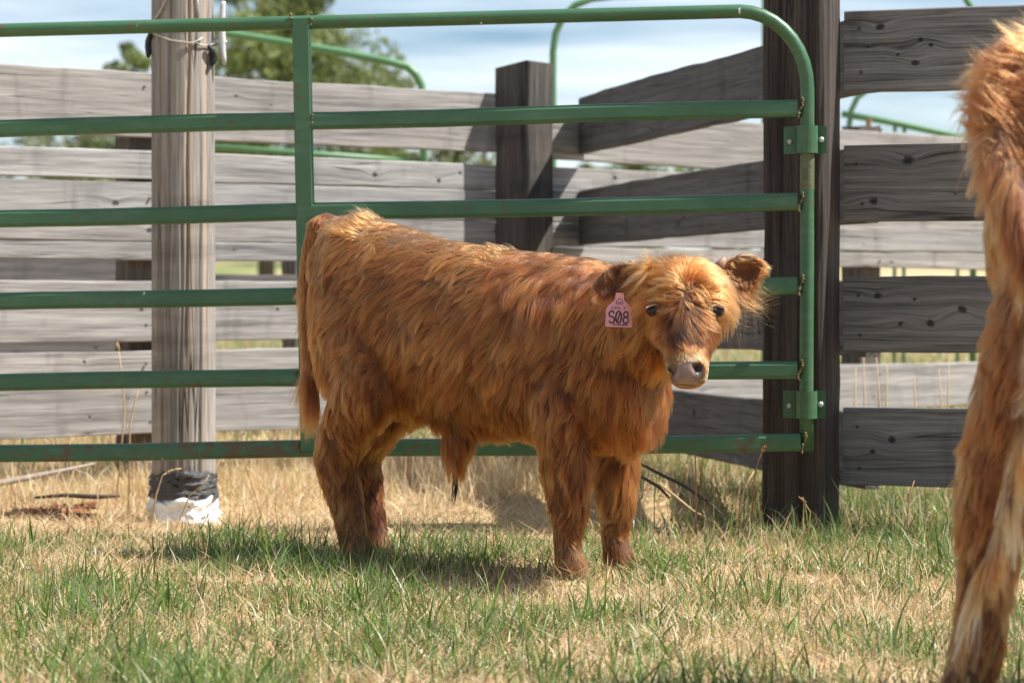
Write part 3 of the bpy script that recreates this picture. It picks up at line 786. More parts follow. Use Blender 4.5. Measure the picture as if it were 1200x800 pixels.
def animal(kind, name, label, cat, O, yaw, scale, cfg):
    root = thing(name, label, cat, (O[0], O[1], gz(O[0], O[1])), 0, None)
    dz = cfg.get('dz', 0)
    root.rotation_euler = (0, 0, yaw); root.scale = (scale,) * 3
    mb = MB(); bones = []
    def bone(li, pts, radii):
        for a, b, ra, rb in zip(pts[:-1], pts[1:], radii[:-1], radii[1:]): bones.append((li, (a, b, ra, rb)))
    # trunk: s, ztop, zbot, halfwidth
    tr = [(-.515, .82, .62, .05), (-.48, .885, .50, .112), (-.40, .895, .41, .158), (-.28, .868, .375, .165), (-.12, .833, .345, .172), (.04, .805, .330, .182), (.19, .790, .305, .180), (.32, .775, .298, .165), (.42, .745, .298, .138), (.49, .68, .345, .095)]
    tr = [(s, a + dz + (.012 * np.clip(-s - .1, 0, .3) / .3 if dz else 0), b + dz, w) for s, a, b, w in tr]
    loft(mb, [(V3(s, 0, (a + b) / 2), V3(0, w, 0), V3(0, 0, (a - b) / 2), V3(0, 0, -(a - b) / 2)) for s, a, b, w in tr], 28)
    bone(BODY, [(s, 0, (a + b) / 2) for s, a, b, w in tr], [w for *_, w in tr])
    # hip and shoulder masses
    for t in (-1, 1):
        b_ = MB(); 
        mb.ball((-.34, .080 * t, .58 + dz), .1, 16, 12, (1.40, .98, 2.05))
        mb.ball((.26, .078 * t, .52 + dz), .1, 16, 12, (1.2, .92, 1.85))
    if dz:
        cfg['hlegs'] = [(raise_pts(a_), b_) for a_, b_ in cfg['hlegs']]; cfg['flegs'] = [(raise_pts(a_), b_) for a_, b_ in cfg['flegs']]
    for pts, rad in cfg['hlegs']: limb(mb, pts, rad); bone(HLEG, pts, rad)
    for pts, rad in cfg['flegs']: limb(mb, pts, rad); bone(FLEG, pts, rad)
    limb(mb, cfg['tail'][0], cfg['tail'][1]); bone(TAIL, *cfg['tail'])
    if cfg.get('sheath'): limb(mb, *cfg['sheath']); bone(SHEATH, *cfg['sheath'])
    limb(mb, *cfg['neck']); bone(NECK, *cfg['neck'])
    H, hx, ha, hn = cfg['head']
    hs = [(-.04, .055, .035, .045), (-.015, .078, .056, .068), (.02, .092, .066, .082), (.055, .097, .068, .094), (.085, .094, .064, .100), (.112, .084, .058, .102), (.145, .070, .052, .098), (.18, .058, .047, .086), (.212, .052, .045, .070), (.238, .0500, .044, .056), (.260, .0485, .040, .050), (.276, .042, .030, .038), (.285, .026, .018, .022)]
    loft(mb, [(H + ha * l, hx * w, hn * f, -hn * b) for l, w, f, b in hs], 28)
    bone(HEAD, [tuple(H + ha * l) for l, *_ in hs], [w * .9 for _, w, *_ in hs])
    for e, lab in ((cfg['ear1'], EARR), (cfg['ear2'], EARL)):
        base, ax, wd, ln = e; op = norm(np.cross(ax, wd)); op = op if op @ hn > 0 else -op
        secs = []
        n = 20; V = []
        ss = [(-.25, .018, .015, .0), (0, .020, .015, .002), (.18, .032, .012, .012), (.4, .043, .010, .020), (.62, .044, .009, .018), (.82, .032, .008, .012), (.96, .016, .007, .004), (1.02, .006, .005, 0)]
        for f, w, th, cup in ss:
            for k in range(n):
                a = 2 * math.pi * k / n; x = math.cos(a); y = math.sin(a)
                V.append(tuple(base + ax * (f * ln) + wd * (w * x) + op * (th * y - cup * (1 - x * x) + .004)))
        m = len(ss); Q = [(i * n + k, i * n + (k + 1) % n, (i + 1) * n + (k + 1) % n, (i + 1) * n + k) for i in range(m - 1) for k in range(n)]
        V += [tuple(base - ax * .27 * ln), tuple(base + ax * 1.03 * ln)]
        T = [t_ for k in range(n) for t_ in ((m * n, (k + 1) % n, k), (m * n + 1, (m - 1) * n + k, (m - 1) * n + (k + 1) % n))]
        mb.add(V, Q, T); bone(lab, [tuple(base + ax * .15 * ln), tuple(base + ax * ln)], [.02, .02])
    me = remeshed(mb, .0055 if kind == 'calf' else .011, 12 if kind == 'calf' else 5, "body")
    V, N, T = mesh_arrays(me)
    lab = label_verts(V, bones)
    hl = (V - H) @ ha; hX = (V - H) @ hx; hN = (V - H) @ hn
    ishead = (lab == HEAD)
    # ---- face sculpting: eye sockets, nostrils, mouth
    if kind == 'calf':
        disp = np.zeros(len(V))
        for sx in (-1, 1):
            e = H + ha * cfg['eye'][1] + hx * cfg['eye'][0] * sx + hn * cfg['eye'][2]
            d = np.linalg.norm(V - e, axis=1); disp -= .012 * np.exp(-(d / .018) ** 2)
            br = H + ha * (cfg['eye'][1] - .022) + hx * (cfg['eye'][0] - .008) * sx + hn * (cfg['eye'][2] + .01)
            d = np.linalg.norm(V - br, axis=1); disp += .006 * np.exp(-(d / .018) ** 2)
            q = ((hX * sx - .031) / .010) ** 2 + ((hl - .257 - .35 * (hX * sx - .031)) / .012) ** 2
            nos = np.exp(-q) * (hN > -.01) * ishead
            disp -= .022 * nos
            q2 = ((hX * sx - .028) / .017) ** 2 + ((hl - .243) / .010) ** 2
            disp += .004 * np.exp(-q2) * (hN > 0) * ishead
        mouth = np.exp(-((hN + .006 + .25 * np.abs(hX)) / .0045) ** 2) * (hl > .235) * ishead
        disp -= .005 * mouth
        V = V + N * disp[:, None]
        me.vertices.foreach_set('co', V.astype(np.float32).ravel()); me.update()
        V, N, T = mesh_arrays(me)
    # ---- skin colour: hide under the coat, bare pinkish nose with dark pigment round the nostrils, hooves
    base = np.tile(np.array([.10, .040, .017]), (len(V), 1))
    nose = np.zeros(len(V)); hoof = ((lab == HLEG) | (lab == FLEG)) & (V[:, 2] < .030)
    base[hoof] = (.07, .055, .045)
    if kind == 'calf':
        hl = (V - H) @ ha; hX = (V - H) @ hx; hN = (V - H) @ hn
        pad = (np.clip((hl - .241 + .10 * np.abs(hX)) / .006, 0, 1) * np.clip((.041 - np.abs(hX)) / .006, 0, 1) * np.clip((hN + .008) / .004, 0, 1)) * ishead
        nose = pad
        pk = np.array([.235, .155, .135]) * (1 + .10 * rff(V, .012, 5)[:, None])
        base = base * (1 - pad[:, None]) + pk * pad[:, None]
        for sx in (-1, 1):
            q = ((hX * sx - .034) / .0105) ** 2 + ((hl - .258 - .3 * (hX * sx - .034)) / .017) ** 2
            dk = np.clip(1.5 * np.exp(-q) + .3 * rff(V, .015, 8) * np.exp(-q), 0, 1) * ishead * (hN > -.015)
            base = base * (1 - dk[:, None]) + V3(.012, .009, .008) * dk[:, None]
        ch = (hl > .225) & (hN < -.006) & ishead
        base[ch] = (.42, .27, .12)
        mt = np.exp(-((hN + .0065 + .25 * np.abs(hX)) / .0042) ** 2) * (hl > .245) * ishead
        base = base * (1 - mt[:, None]) + V3(.05, .025, .02) * mt[:, None]
        for sx in (-1, 1):
            e = H + ha * cfg['eye'][1] + hx * cfg['eye'][0] * sx + hn * cfg['eye'][2]
            d = np.linalg.norm(V - e, axis=1); k = np.clip((.021 - d) / .003, 0, 1)
            base = base * (1 - k[:, None]) + V3(.045, .028, .02) * k[:, None]
    ca = me.color_attributes.new('tone', 'FLOAT_COLOR', 'POINT'); c4 = np.ones((len(V), 4), np.float32); c4[:, :3] = np.clip(base, 0, 1); ca.data.foreach_set('color', c4.ravel())
    wa = me.attributes.new('wet', 'FLOAT', 'POINT'); wa.data.foreach_set('value', nose.astype(np.float32))
    sk = NT("hide"); a = sk.n("ShaderNodeAttribute", attribute_name='tone'); w_ = sk.n("ShaderNodeAttribute", attribute_name='wet'); tcn = sk.n("ShaderNodeTexCoord")
    nb = sk.noise(tcn.outputs['Object'], 260, 3)
    sk.bsdf(a.outputs['Color'], sk.math('MULTIPLY_ADD', w_.outputs['Fac'], -.42, .8), sk.bump(nb, .35, .002), spec=.45)
    me.polygons.foreach_set('use_smooth', [True] * len(me.polygons))
    body = link("body", me, root, sk.m)

    # ---- coat
    tri = V[T]; area = np.linalg.norm(np.cross(tri[:, 1] - tri[:, 0], tri[:, 2] - tri[:, 0]), axis=1) * .5
    tl_ = lab[T[:, 0]]; tc_ = tri.mean(1)
    dens = np.ones(len(T)) * cfg['dens'][0]
    dens[(tl_ == HEAD)] = cfg['dens'][1]; dens[(tl_ == EARR) | (tl_ == EARL)] = cfg['dens'][2]
    dens[(tl_ == HLEG) | (tl_ == FLEG)] = cfg['dens'][3]
    dens[tl_ == TAIL] = cfg['dens'][2]
    if kind == 'calf':
        cN = nose[T].mean(1); dens[cN > .3] = 0; dens[(tl_ == HEAD) & (np.linalg.norm(np.stack([np.abs((tc_ - H) @ hx) - .034, (tc_ - H) @ ha - .258], 1), axis=1) < .019) & ((tc_ - H) @ hn > -.016)] = 0
        tl2 = (tc_ - H) @ ha; tn2 = (tc_ - H) @ hn
        dens[(tl_ == HEAD) & (tl2 > .20)] *= 1.5
        for sx in (-1, 1):
            e = H + ha * cfg['eye'][1] + hx * cfg['eye'][0] * sx + hn * cfg['eye'][2]
            dens[np.linalg.norm(tc_ - e, axis=1) < .0185] = 0
    dens[((tl_ == HLEG) | (tl_ == FLEG)) & (tc_[:, 2] < .018)] = 0
    dens[((tl_ == HLEG) | (tl_ == FLEG)) & (tc_[:, 2] < .13)] *= 1.7
    if cfg.get('cull'): dens *= cfg['cull'](tc_)
    r = np.random.default_rng(cfg['seed'])
    pr = area * dens; n = int(pr.sum()); ti = r.choice(len(T), n, p=pr / pr.sum())
    u, v = r.random(n), r.random(n); k = u + v > 1; u[k], v[k] = 1 - u[k], 1 - v[k]
    P = tri[ti, 0] * (1 - u - v)[:, None] + tri[ti, 1] * u[:, None] + tri[ti, 2] * v[:, None]
    Nn = norm(N[T[ti]].mean(1)); LB = tl_[ti]
    D = np.tile(V3(-.62, 0, -.78), (n, 1)); L = np.full(n, .045); lift = np.full(n, .42); droop = np.full(n, .25)
    wisp = np.full(n, .44); clump = np.full(n, .64); tint = np.full(n, .5); rad = np.full(n, .00046)
    z, s = P[:, 2] - dz, P[:, 0]
    b = LB == BODY
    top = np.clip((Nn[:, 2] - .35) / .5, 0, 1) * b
    D[b] = norm(np.stack([-.75 + .25 * np.clip((s[b] - .1) / .3, 0, 1), np.sign(P[b, 1]) * .2 * top[b], -.35 - .75 * np.clip((.75 - z[b]) / .3, 0, 1)], 1))
    D[b & (s < -.40)] = norm(V3(-.35, 0, -1))
    L[b] = .041 + .009 * rff(P[b], .12, 31); L[b & (z < .50)] = .040
    L *= 1 - .25 * top
    low = b & (z < .43); L[low] = .026; D[low] = V3(-.25, 0, -1); droop[low] = .5
    tint[b] += .04 * rff(P[b], .10, 41) + .03 * rff(P[b], .03, 42) + .12 * top[b]  # hair facing up is lightened, sunlight on the back put into the tint
    skirt = b & (z > .43) & (z < .60) & (s > -.30); L[skirt] = .052 + .010 * rff(P[skirt], .06, 33); lift[skirt] = .5; clump[skirt] = .72
    tint[b & (z < .43)] -= .07
    # brisket beard and chest fringe
    br = (b | (LB == NECK)) & (s > .36) & (z < .46); L[br] = .055; D[br] = V3(.25, 0, -1); droop[br] = .4
    # tufts standing up along the topline
    tf = b & (s < -.33) & (Nn[:, 2] > .55) & (r.random(n) < .35); lift[tf] = r.uniform(.6, 1.15, tf.sum()); L[tf] = r.uniform(.04, .075, tf.sum()); droop[tf] = 0; D[tf] = V3(-.6, 0, .1)
    tf = b & (np.abs(s - .11) < .09) & (Nn[:, 2] > .75) & (r.random(n) < .25); lift[tf] = r.uniform(.6, 1.2, tf.sum()); L[tf] = r.uniform(.03, .055, tf.sum()); droop[tf] = 0
    nk = LB == NECK
    D[nk] = V3(-.45, 0, -.9); L[nk] = .055; droop[nk] = .35; tint[nk] += .08 * rff(P[nk], .08, 43) - .02
    lg = (LB == HLEG) | (LB == FLEG); D[lg] = V3(-.12, 0, -1); L[lg] = np.clip(.016 + .085 * z[lg], .016, .050); lift[lg] = .45; wisp[lg] = .5; clump[lg] = .72
    lift[lg & (z < .16)] = .3; tint[lg] += -.03 + .08 * rff(P[lg], .06, 44)
    fr = (LB == FLEG) & (z < .30) & (z > .15); L[fr] += .012
    wl_ = (LB == HLEG) & (z < .12); tint[wl_] -= .03
    ft = lg & (z < .085); L[ft] = .020; lift[ft] = .25
    tla = LB == TAIL; L[tla] = cfg['tail_len'](P[tla]); D[tla] = cfg.get('tail_dir', V3(0, 0, -1)); droop[tla] = .4; wisp[tla] = .3; lift[tla] = .25; tint[tla] += cfg.get('tail_tint', lambda p: -.02)(P[tla]) + (.12 * rff(P[tla], .05, 48) if cfg.get('tail_tint') else 0)
    if cfg.get('tail_tint'): wisp[tla] = .55
    clump[tla] = .75
    sh = LB == SHEATH; D[sh] = V3(.05, 0, -1); L[sh] = .05; droop[sh] = .5; tint[sh] -= .06
    if kind == 'calf':
        h = LB == HEAD
        q = P[h] - H; l, x, nn_ = q @ ha, q @ hx, q @ hn
        wl, wx = .082, .004
        dx, dl = x - wx, l - wl
        rd = np.sqrt(dx * dx + dl * dl) + 1e-6
        up = np.clip(-dl / .03, 0, 1); dn = np.clip(dl / .03, 0, 1)
        cx = dx / rd * (1 + .9 * up); cl2 = dl / rd * (1 - .65 * up) + .9 * np.clip((l - .13) / .03, 0, 1)
        front = np.clip((nn_ + .02) / .03, 0, 1)
        Dh = hx * cx[:, None] + ha * cl2[:, None] - hn * (.35 * (1 - front))[:, None] + ha * (.8 * (1 - front))[:, None]
        D[h] = norm(Dh)
        Lh = np.interp(l, [-.05, 0, .04, .075, .10, .14, .18, .22, .25, .30], [.062, .075, .080, .068, .050, .046, .034, .014, .008, .007])
        Lh = np.where(rd < .03, np.minimum(Lh, .020 + .5 * rd), Lh); Lh = np.where(front < .5, np.minimum(Lh, .026), Lh)
        L[h] = Lh; lift[h] = np.where(l < .09, .50, .30); lift[h] = np.where(l > .2, .35, lift[h]); droop[h] = np.where(l < .09, .30, .12); wisp[h] = np.where(l < .1, .55, .35); clump[h] = np.where(l < .19, .78, .2)
        pale = np.clip((l - .195) / .03, 0, 1); lite = np.clip((.12 - l) / .05, 0, 1)
        darkc = np.exp(-((np.abs(dx) - .012) / .014) ** 2 - ((l - .138) / .034) ** 2) * front * (.55 + .6 * np.sin(x * 520 + 3 * np.sin(l * 60)))
        stripe = (np.sin(x * 430 + 2.5 * np.sin(l * 55)) > .0) & (np.abs(dx) < .034) & (np.abs(l - .138) < .042) & (front > .5)
        tint[h] = .53 + .10 * lite * front + .17 * pale + .10 * rff(P[h], .03, 45) - .25 * darkc - .30 * stripe - .14 * (1 - front) - .10 * np.clip((l - .11) / .03, 0, 1) * (1 - pale)
        rad[h] = np.where(l > .2, .00024, .00034)
        eyer = np.zeros(h.sum())
        for sx in (-1, 1):
            e = H + ha * cfg['eye'][1] + hx * cfg['eye'][0] * sx + hn * cfg['eye'][2]
            d = np.linalg.norm(P[h] - e, axis=1); eyer = np.maximum(eyer, np.clip((.026 - d) / .008, 0, 1))
            kk = np.where(h)[0][d < .023]; out = norm(P[kk] - e); D[kk] = out; 
        idx = np.where(h)[0]; L[idx] = L[idx] * (1 - eyer) + .010 * eyer; clump[idx] *= 1 - .6 * eyer; tint[idx] += .10 * eyer; wisp[idx] *= 1 - .8 * eyer; droop[idx] *= 1 - eyer
        # unruly strands on the poll
        pol = h.copy(); pol[idx] = (l < .01) & (np.abs(x + .02) < .05) & (r.random(len(l)) < .07); lift[pol] = r.uniform(.7, 1.3, pol.sum()); L[pol] = r.uniform(.05, .085, pol.sum()); droop[pol] = -.1
        for lb, e in ((EARR, cfg['ear1']), (EARL, cfg['ear2'])):
            k = LB == lb; base_, ax, wd, ln = e; op = norm(np.cross(ax, wd)); op = op if op @ hn > 0 else -op
            fa_ = ((P[k] - base_) @ ax) / ln; sw = ((P[k] - base_) @ wd)
            D[k] = norm(ax * .8 + V3(0, 0, -.45) + wd * (sw[:, None] * 7)); L[k] = .034; lift[k] = .45; droop[k] = .2; rad[k] = .0003
            inner = (Nn[k] @ op > .3)
            tint[k] = .52 + .06 * rff(P[k], .03, 46) - .13 * inner + .10 * np.clip(sw / .03, -1, 1)  # upper edge lightened: the ear's sunlit rim is put into the tint
            L[k] = np.where(inner, .020, L[k])
            lowe = (sw < -.012) & (r.random(k.sum()) < (.24 if lb == EARL else .07)) & (fa_ < .8)
            ii = np.where(k)[0][lowe]; L[ii] = r.uniform(.05, .105, len(ii)); D[ii] = V3(0, 0, -1); droop[ii] = 1.1; clump[ii] = .92; lift[ii] = .1; wisp[ii] = .15; tint[ii] = .56
    if kind == 'cow':
        up_ = ((LB == TAIL) | b) & (s < -.30) & (r.random(n) < .62 * np.clip((z - .74) / .12, 0, 1)); lift[up_] = r.uniform(.35, 1.1, up_.sum()); L[up_] = r.uniform(.045, .085, up_.sum()); D[up_] = V3(-.8, -.1, .25); droop[up_] = .0; tint[up_] -= .14; wisp[up_] = .4; clump[up_] = .8
    coat = grow("coat", root, cfg['hair'], P, D, Nn, L * cfg.get('long', 1), rad * cfg.get('rad', 1), tint, lift, droop, wisp, clump, cfg['per'], cfg['seed'] + 100)
    return root, body, coat

HAIR = hair_mat("red_coat", [(.05, (.022, .008, .004)), (.28, (.055, .0138, .0040)), (.50, (.195, .0525, .0110)), (.72, (.38, .130, .030)), (.98, (.66, .38, .15))])

# ---- the calf
KS = .955; DZ = .68 / KS - .68
CO = (-.07 * KS, 6.32 * KS); CY = math.radians(-30)
cu, cv = V3(math.cos(CY), math.sin(CY), 0), V3(-math.sin(CY), math.cos(CY), 0)
def loc(w):
    w = (w[0] * KS, w[1] * KS, .68 + (w[2] - .68) * KS)
    d = V3(w[0] - CO[0], w[1] - CO[1], 0); return V3(d @ cu, d @ cv, w[2] - gz(*CO)) / KS
def raise_pts(pts): return [(p_[0], p_[1], p_[2] + DZ * min(1, p_[2] / .40)) for p_ in pts]
def ldir(w): w = np.array(w, float); return norm(V3(w @ cu, w @ cv, w[2]))
Hw = V3(.418, 5.925, .722)
hx, ha = ldir((1, -.03, -.01)), ldir((.015, -.50, -.866)); hn = norm(np.cross(hx, ha)); 
if hn @ ldir((0, -1, .3)) < 0: hn = -hn
calf_cfg = dict(dz=DZ,
    hlegs=[([(-.33, -.06, .60), (-.29, -.115, .46), (-.345, -.11, .36), (-.395, -.105, .26), (-.365, -.10, .14), (-.345, -.10, .06), (-.325, -.10, .0)], [.10, .092, .070, .054, .042, .038, .041]),
           ([(-.33, .06, .60), (-.30, .115, .46), (-.39, .11, .36), (-.455, .105, .26), (-.43, .10, .14), (-.415, .10, .06), (-.395, .10, .0)], [.10, .090, .068, .053, .041, .038, .041])],
    flegs=[([(.28, -.06, .54), (.285, -.11, .42), (.295, -.105, .30), (.305, -.10, .17), (.30, -.10, .09), (.31, -.10, .04), (.32, -.10, .0)], [.080, .074, .062, .044, .034, .038, .040]),
           ([(.28, .06, .54), (.30, .11, .42), (.32, .105, .30), (.335, .10, .17), (.33, .10, .09), (.34, .10, .04), (.35, .10, .0)], [.080, .074, .062, .044, .034, .038, .040])],
    tail=(raise_pts([(-.47, 0, .86), (-.515, 0, .875), (-.548, -.005, .78), (-.552, -.012, .66), (-.545, -.02, .53), (-.530, -.03, .42)]), [.032, .032, .027, .021, .017, .012]),
    tail_len=lambda p: np.interp(p[:, 2], [.4, .5, .65, .8], [.13, .085, .045, .03]),
    sheath=(raise_pts([(-.05, 0, .40), (-.075, -.01, .32), (-.085, -.01, .255)]), [.06, .042, .02]),
    neck=([(.20, 0, .60 + DZ), (.34, 0, .60 + DZ), tuple(loc((.34, 6.05, .62))), tuple(loc((.405, 5.965, .655)))], [.175, .160, .128, .095]),
    head=(loc(Hw), hx, ha, hn), eye=(.0800, .103, .030), seed=11,
    ear1=(loc((.312, 5.912, .742)), ldir((-.93, .02, -.24)), ldir((.24, .05, .97)), .118),
    ear2=(loc((.505, 5.955, .722)), ldir((.90, .12, .36)), ldir((-.36, .0, .93)), .122),
    dens=(70000, 300000, 170000, 80000), hair=HAIR, per=11)
calf, calf_body, calf_coat = animal('calf', "calf", "fluffy reddish-brown calf with a pink ear tag standing and facing the camera", "calf", CO, CY, KS, calf_cfg)
H = calf_cfg['head'][0]
EYE = NT("dark_eye"); EYE.bsdf((.010, .007, .006), .16, spec=.4)
for sx in (-1, 1):
    e = H + ha * .103 + hx * .0785 * sx + hn * .0345
    mb = MB(); mb.ball((0, 0, 0), .0165, 20, 14, (1, 1, .88)); o = mb.build("eye", EYE.m, calf, True); o.location = e
LID = plain("eyelid_skin", (.10, .045, .022), .55, 0, .2, 80, .3)
for sx in (-1, 1):
    e = H + ha * .103 + hx * .0785 * sx + hn * .0345
    ax_ = norm(-ha * 1.0 + hn * .25 + hx * .25 * sx); u_ = norm(np.cross(ax_, hn)); v_ = np.cross(ax_, u_)
    mb = MB(); V = []; Q = []
    for i in range(7):
        ph = math.radians(8 + 62 * i / 6)
        for k in range(20):
            th = 2 * math.pi * k / 20; V.append(tuple((ax_ * math.cos(ph) + (u_ * math.cos(th) + v_ * math.sin(th)) * math.sin(ph)) * .0180))
    for i in range(6):
        for k in range(20): Q.append((i * 20 + k, i * 20 + (k + 1) % 20, (i + 1) * 20 + (k + 1) % 20, (i + 1) * 20 + k))
    mb.add(V, Q, [])
    o = mb.build("eyelid", LID, calf, True); o.location = e
    mb = MB()
    for k in range(16):
        f = (k / 15 - .5) * 1.5; d0 = norm(hn * math.cos(f) + u_ * math.sin(f) - ha * .35)
        q = d0 * .0178; mb.tube([tuple(q), tuple(q + d0 * .006 + ha * .003), tuple(q + d0 * .009 + ha * .010)], [.0007, .0006, .0002], 4)
    o2 = mb.build("eyelashes", plain("lash", (.18, .09, .045), .5), calf); o2.location = e
# horn buds
HORN = plain("horn_bud", (.34, .20, .135), .5, 0, .2, 60, .3)
for sx, w in ((-1, (.295, 5.94, .765)), (1, (.518, 5.95, .772))):
    b0 = loc(w); mb = MB(); ax = ldir((sx * .55, .1, .8))
    mb.tube([tuple(b0 - ax * .022), tuple(b0 - ax * .004), tuple(b0 + ax * .006), tuple(b0 + ax * .011)], [.014, .011, .008, .003], 10); mb.build("horn_bud", HORN, calf, True)
# dark wet strands under the belly tuft
mb = MB()
for k in range(5):
    p = V3(-.085 + random.uniform(-.006, .006), -.012, .245); mb.tube([tuple(p), tuple(p + V3(.003 * k - .006, 0, -.03)), tuple(p + V3(.002 * k - .01, 0, -.07))], [.0028, .002, .0006], 5)
mb.build("belly_hair", plain("dark_hair", (.02, .014, .01), .5), calf)

# ear tag with its handwritten number
def bodyloc(px, py, D): return loc(at(px, py, D))
TD = 5.925 * KS
tg = thing("ear_tag", "pink plastic tag with black handwriting hanging from the calf's drooping ear", "ear tag", tuple(at(726, 352, TD - .028)), math.radians(-4))
tg.rotation_euler = (math.radians(-5), math.radians(2), math.radians(-6))
tgl = tg.location
w_, h_ = 15.5 / F * TD, 17 / F * TD
prof = [(-.97, -1), (.97, -1), (1, -.96), (1, .12), (.85, .42), (.36, .85), (.30, 1.35), (-.30, 1.35), (-.36, .85), (-.85, .42), (-1, .12), (-1, -.96)]
V = [(x * w_, y_, z * h_ - .022 - .006) for y_ in (0, .0022) for x, z in prof]; n = len(prof)
me = bpy.data.meshes.new("plate"); me.from_pydata(V, [], [tuple(range(n)), tuple(range(2 * n - 1, n - 1, -1))] + [(i, i + n, (i + 1) % n + n, (i + 1) % n) for i in range(n)]); me.update()
link("plate", me, tg, plain("pink_plastic", (.62, .27, .32), .42, 0, .08, 40, .1))
def stroke(pts, r, name, mat, y=-.0009):
    mb = MB(); P = [Vector((x * w_, y, z * h_ - .028)) for x, z in pts]
    mb.tube(P, r, 6); return mb.build(name, mat, tg)
INK = plain("marker_ink", (.015, .015, .03), .6); FAINT = plain("printed_ink", (.20, .10, .13), .6)
def arcp(cx, cz, rx, rz, a0, a1, n=12): return [(cx + rx * math.cos(math.radians(a0 + (a1 - a0) * k / n)), cz + rz * math.sin(math.radians(a0 + (a1 - a0) * k / n))) for k in range(n + 1)]
stroke(arcp(-.55, -.12, .20, .20, 20, 250) + arcp(-.53, -.52, .21, .22, 85, -160), .0017, "marking", INK)
stroke(arcp(-.02, -.32, .21, .40, 90, 450, 20), .0017, "marking", INK); stroke([(-.12, -.62), (.10, -.02)], .0013, "marking", INK)
stroke(arcp(.52, -.12, .17, .19, 90, 450, 16), .0017, "marking", INK); stroke(arcp(.52, -.52, .20, .21, 90, 450, 16), .0017, "marking", INK)
for x, dx in ((-.38, .10), (-.20, .05), (-.05, .12), (.12, .05), (.28, .15), (.5, .16)):
    stroke([(x, -.86), (x + dx, -.83)], .0018, "marking", INK)
LET = {'J': [[(.7, 1), (.7, .2), (.4, 0), (.1, .2)]], 'O': [[(.5, 1), (.1, .7), (.1, .3), (.5, 0), (.9, .3), (.9, .7), (.5, 1)]], 'H': [[(.1, 0), (.1, 1)], [(.9, 0), (.9, 1)], [(.1, .5), (.9, .5)]],
       'N': [[(.1, 0), (.1, 1), (.9, 0), (.9, 1)]], 'S': [[(.9, .9), (.4, 1), (.1, .75), (.8, .3), (.5, 0), (.1, .1)]]}
for k, c in enumerate("JOHNS"):
    for st_ in LET[c]: stroke([(-.66 + k * .24 + x * .18, .22 + z * .17) for x, z in st_], .0007, "lettering", FAINT)
for st_ in ([(-.24, .5), (-.24, .78), (0, .98), (.24, .78), (.24, .5)], [(-.24, .68), (.24, .68)], [(-.08, .5), (-.08, .68)], [(.08, .5), (.08, .68)]):
    stroke(st_, .0008, "emblem", FAINT)

# ---- the second animal, only its hindquarters reach into the picture
C2 = (1.372, 3.76); Y2 = math.radians(-18)
HAIR2 = hair_mat("ginger_coat", [(.05, (.030, .011, .005)), (.30, (.115, .030, .008)), (.52, (.185, .052, .012)), (.72, (.36, .135, .036)), (.98, (.78, .58, .33))])
H2 = V3(.60, 0, .80); h2x, h2a = V3(0, 1, 0), norm(V3(.6, 0, -.8)); h2n = norm(np.cross(h2x, h2a)); h2n = h2n if h2n[0] > 0 else -h2n
cfg2 = dict(
    hlegs=[([(-.37, -.10, .62), (-.42, -.12, .50), (-.46, -.12, .42), (-.495, -.115, .318), (-.505, -.112, .22), (-.52, -.11, .10), (-.535, -.11, .05), (-.528, -.11, .0)], [.11, .088, .064, .047, .036, .034, .034, .038]),
           ([(-.33, .10, .62), (-.20, .115, .47), (-.20, .11, .36), (-.22, .105, .26), (-.19, .10, .14), (-.17, .10, .06), (-.15, .10, .0)], [.10, .088, .062, .048, .037, .036, .040])],
    flegs=[([(.28, s_ * .10, .55), (.285, s_ * .11, .42), (.295, s_ * .105, .30), (.305, s_ * .10, .17), (.30, s_ * .10, .09), (.31, s_ * .10, .04), (.32, s_ * .10, .0)], [.080, .074, .062, .044, .034, .038, .040]) for s_ in (-1, 1)],
    tail=([(-.43, -.01, .875), (-.475, -.03, .872), (-.492, -.07, .80), (-.472, -.145, .70), (-.440, -.19, .59), (-.428, -.200, .47), (-.440, -.200, .40), (-.462, -.196, .34), (-.475, -.204, .27), (-.510, -.195, .19), (-.522, -.20, .14), (-.552, -.19, .08)], [.034, .036, .034, .028, .020, .013, .012, .012, .010, .010, .007, .004]),
    tail_len=lambda p: np.interp(p[:, 2], [.10, .3, .5, .65, .8], [.07, .06, .05, .045, .055]), tail_dir=V3(-.15, 0, -1),
    tail_tint=lambda p: np.interp(p[:, 2], [.1, .40, .50, .62], [.24, .24, .14, .0]),
    neck=([(.20, 0, .60), (.36, 0, .64), (.50, 0, .72), (.60, 0, .76)], [.175, .15, .12, .09]),
    head=(H2, h2x, h2a, h2n), eye=(.08, .1, .03), seed=23,
    ear1=(H2 + V3(-.02, -.10, .02), norm(V3(-.1, -.9, -.2)), norm(V3(0, -.2, .9)), .11), ear2=(H2 + V3(-.02, .10, .02), norm(V3(-.1, .9, -.2)), norm(V3(0, .2, .9)), .11),
    dens=(60000, 12000, 90000, 60000), hair=HAIR2, per=13, rad=.95, long=.9,
    cull=lambda p: np.where(p[:, 0] < -.15, 1.0, .22))
cow2, *_ = animal('cow', "young_cow", "larger ginger shaggy animal at the right edge seen from its hindquarters and pale tail", "cow", C2, Y2, 1.20, cfg2)

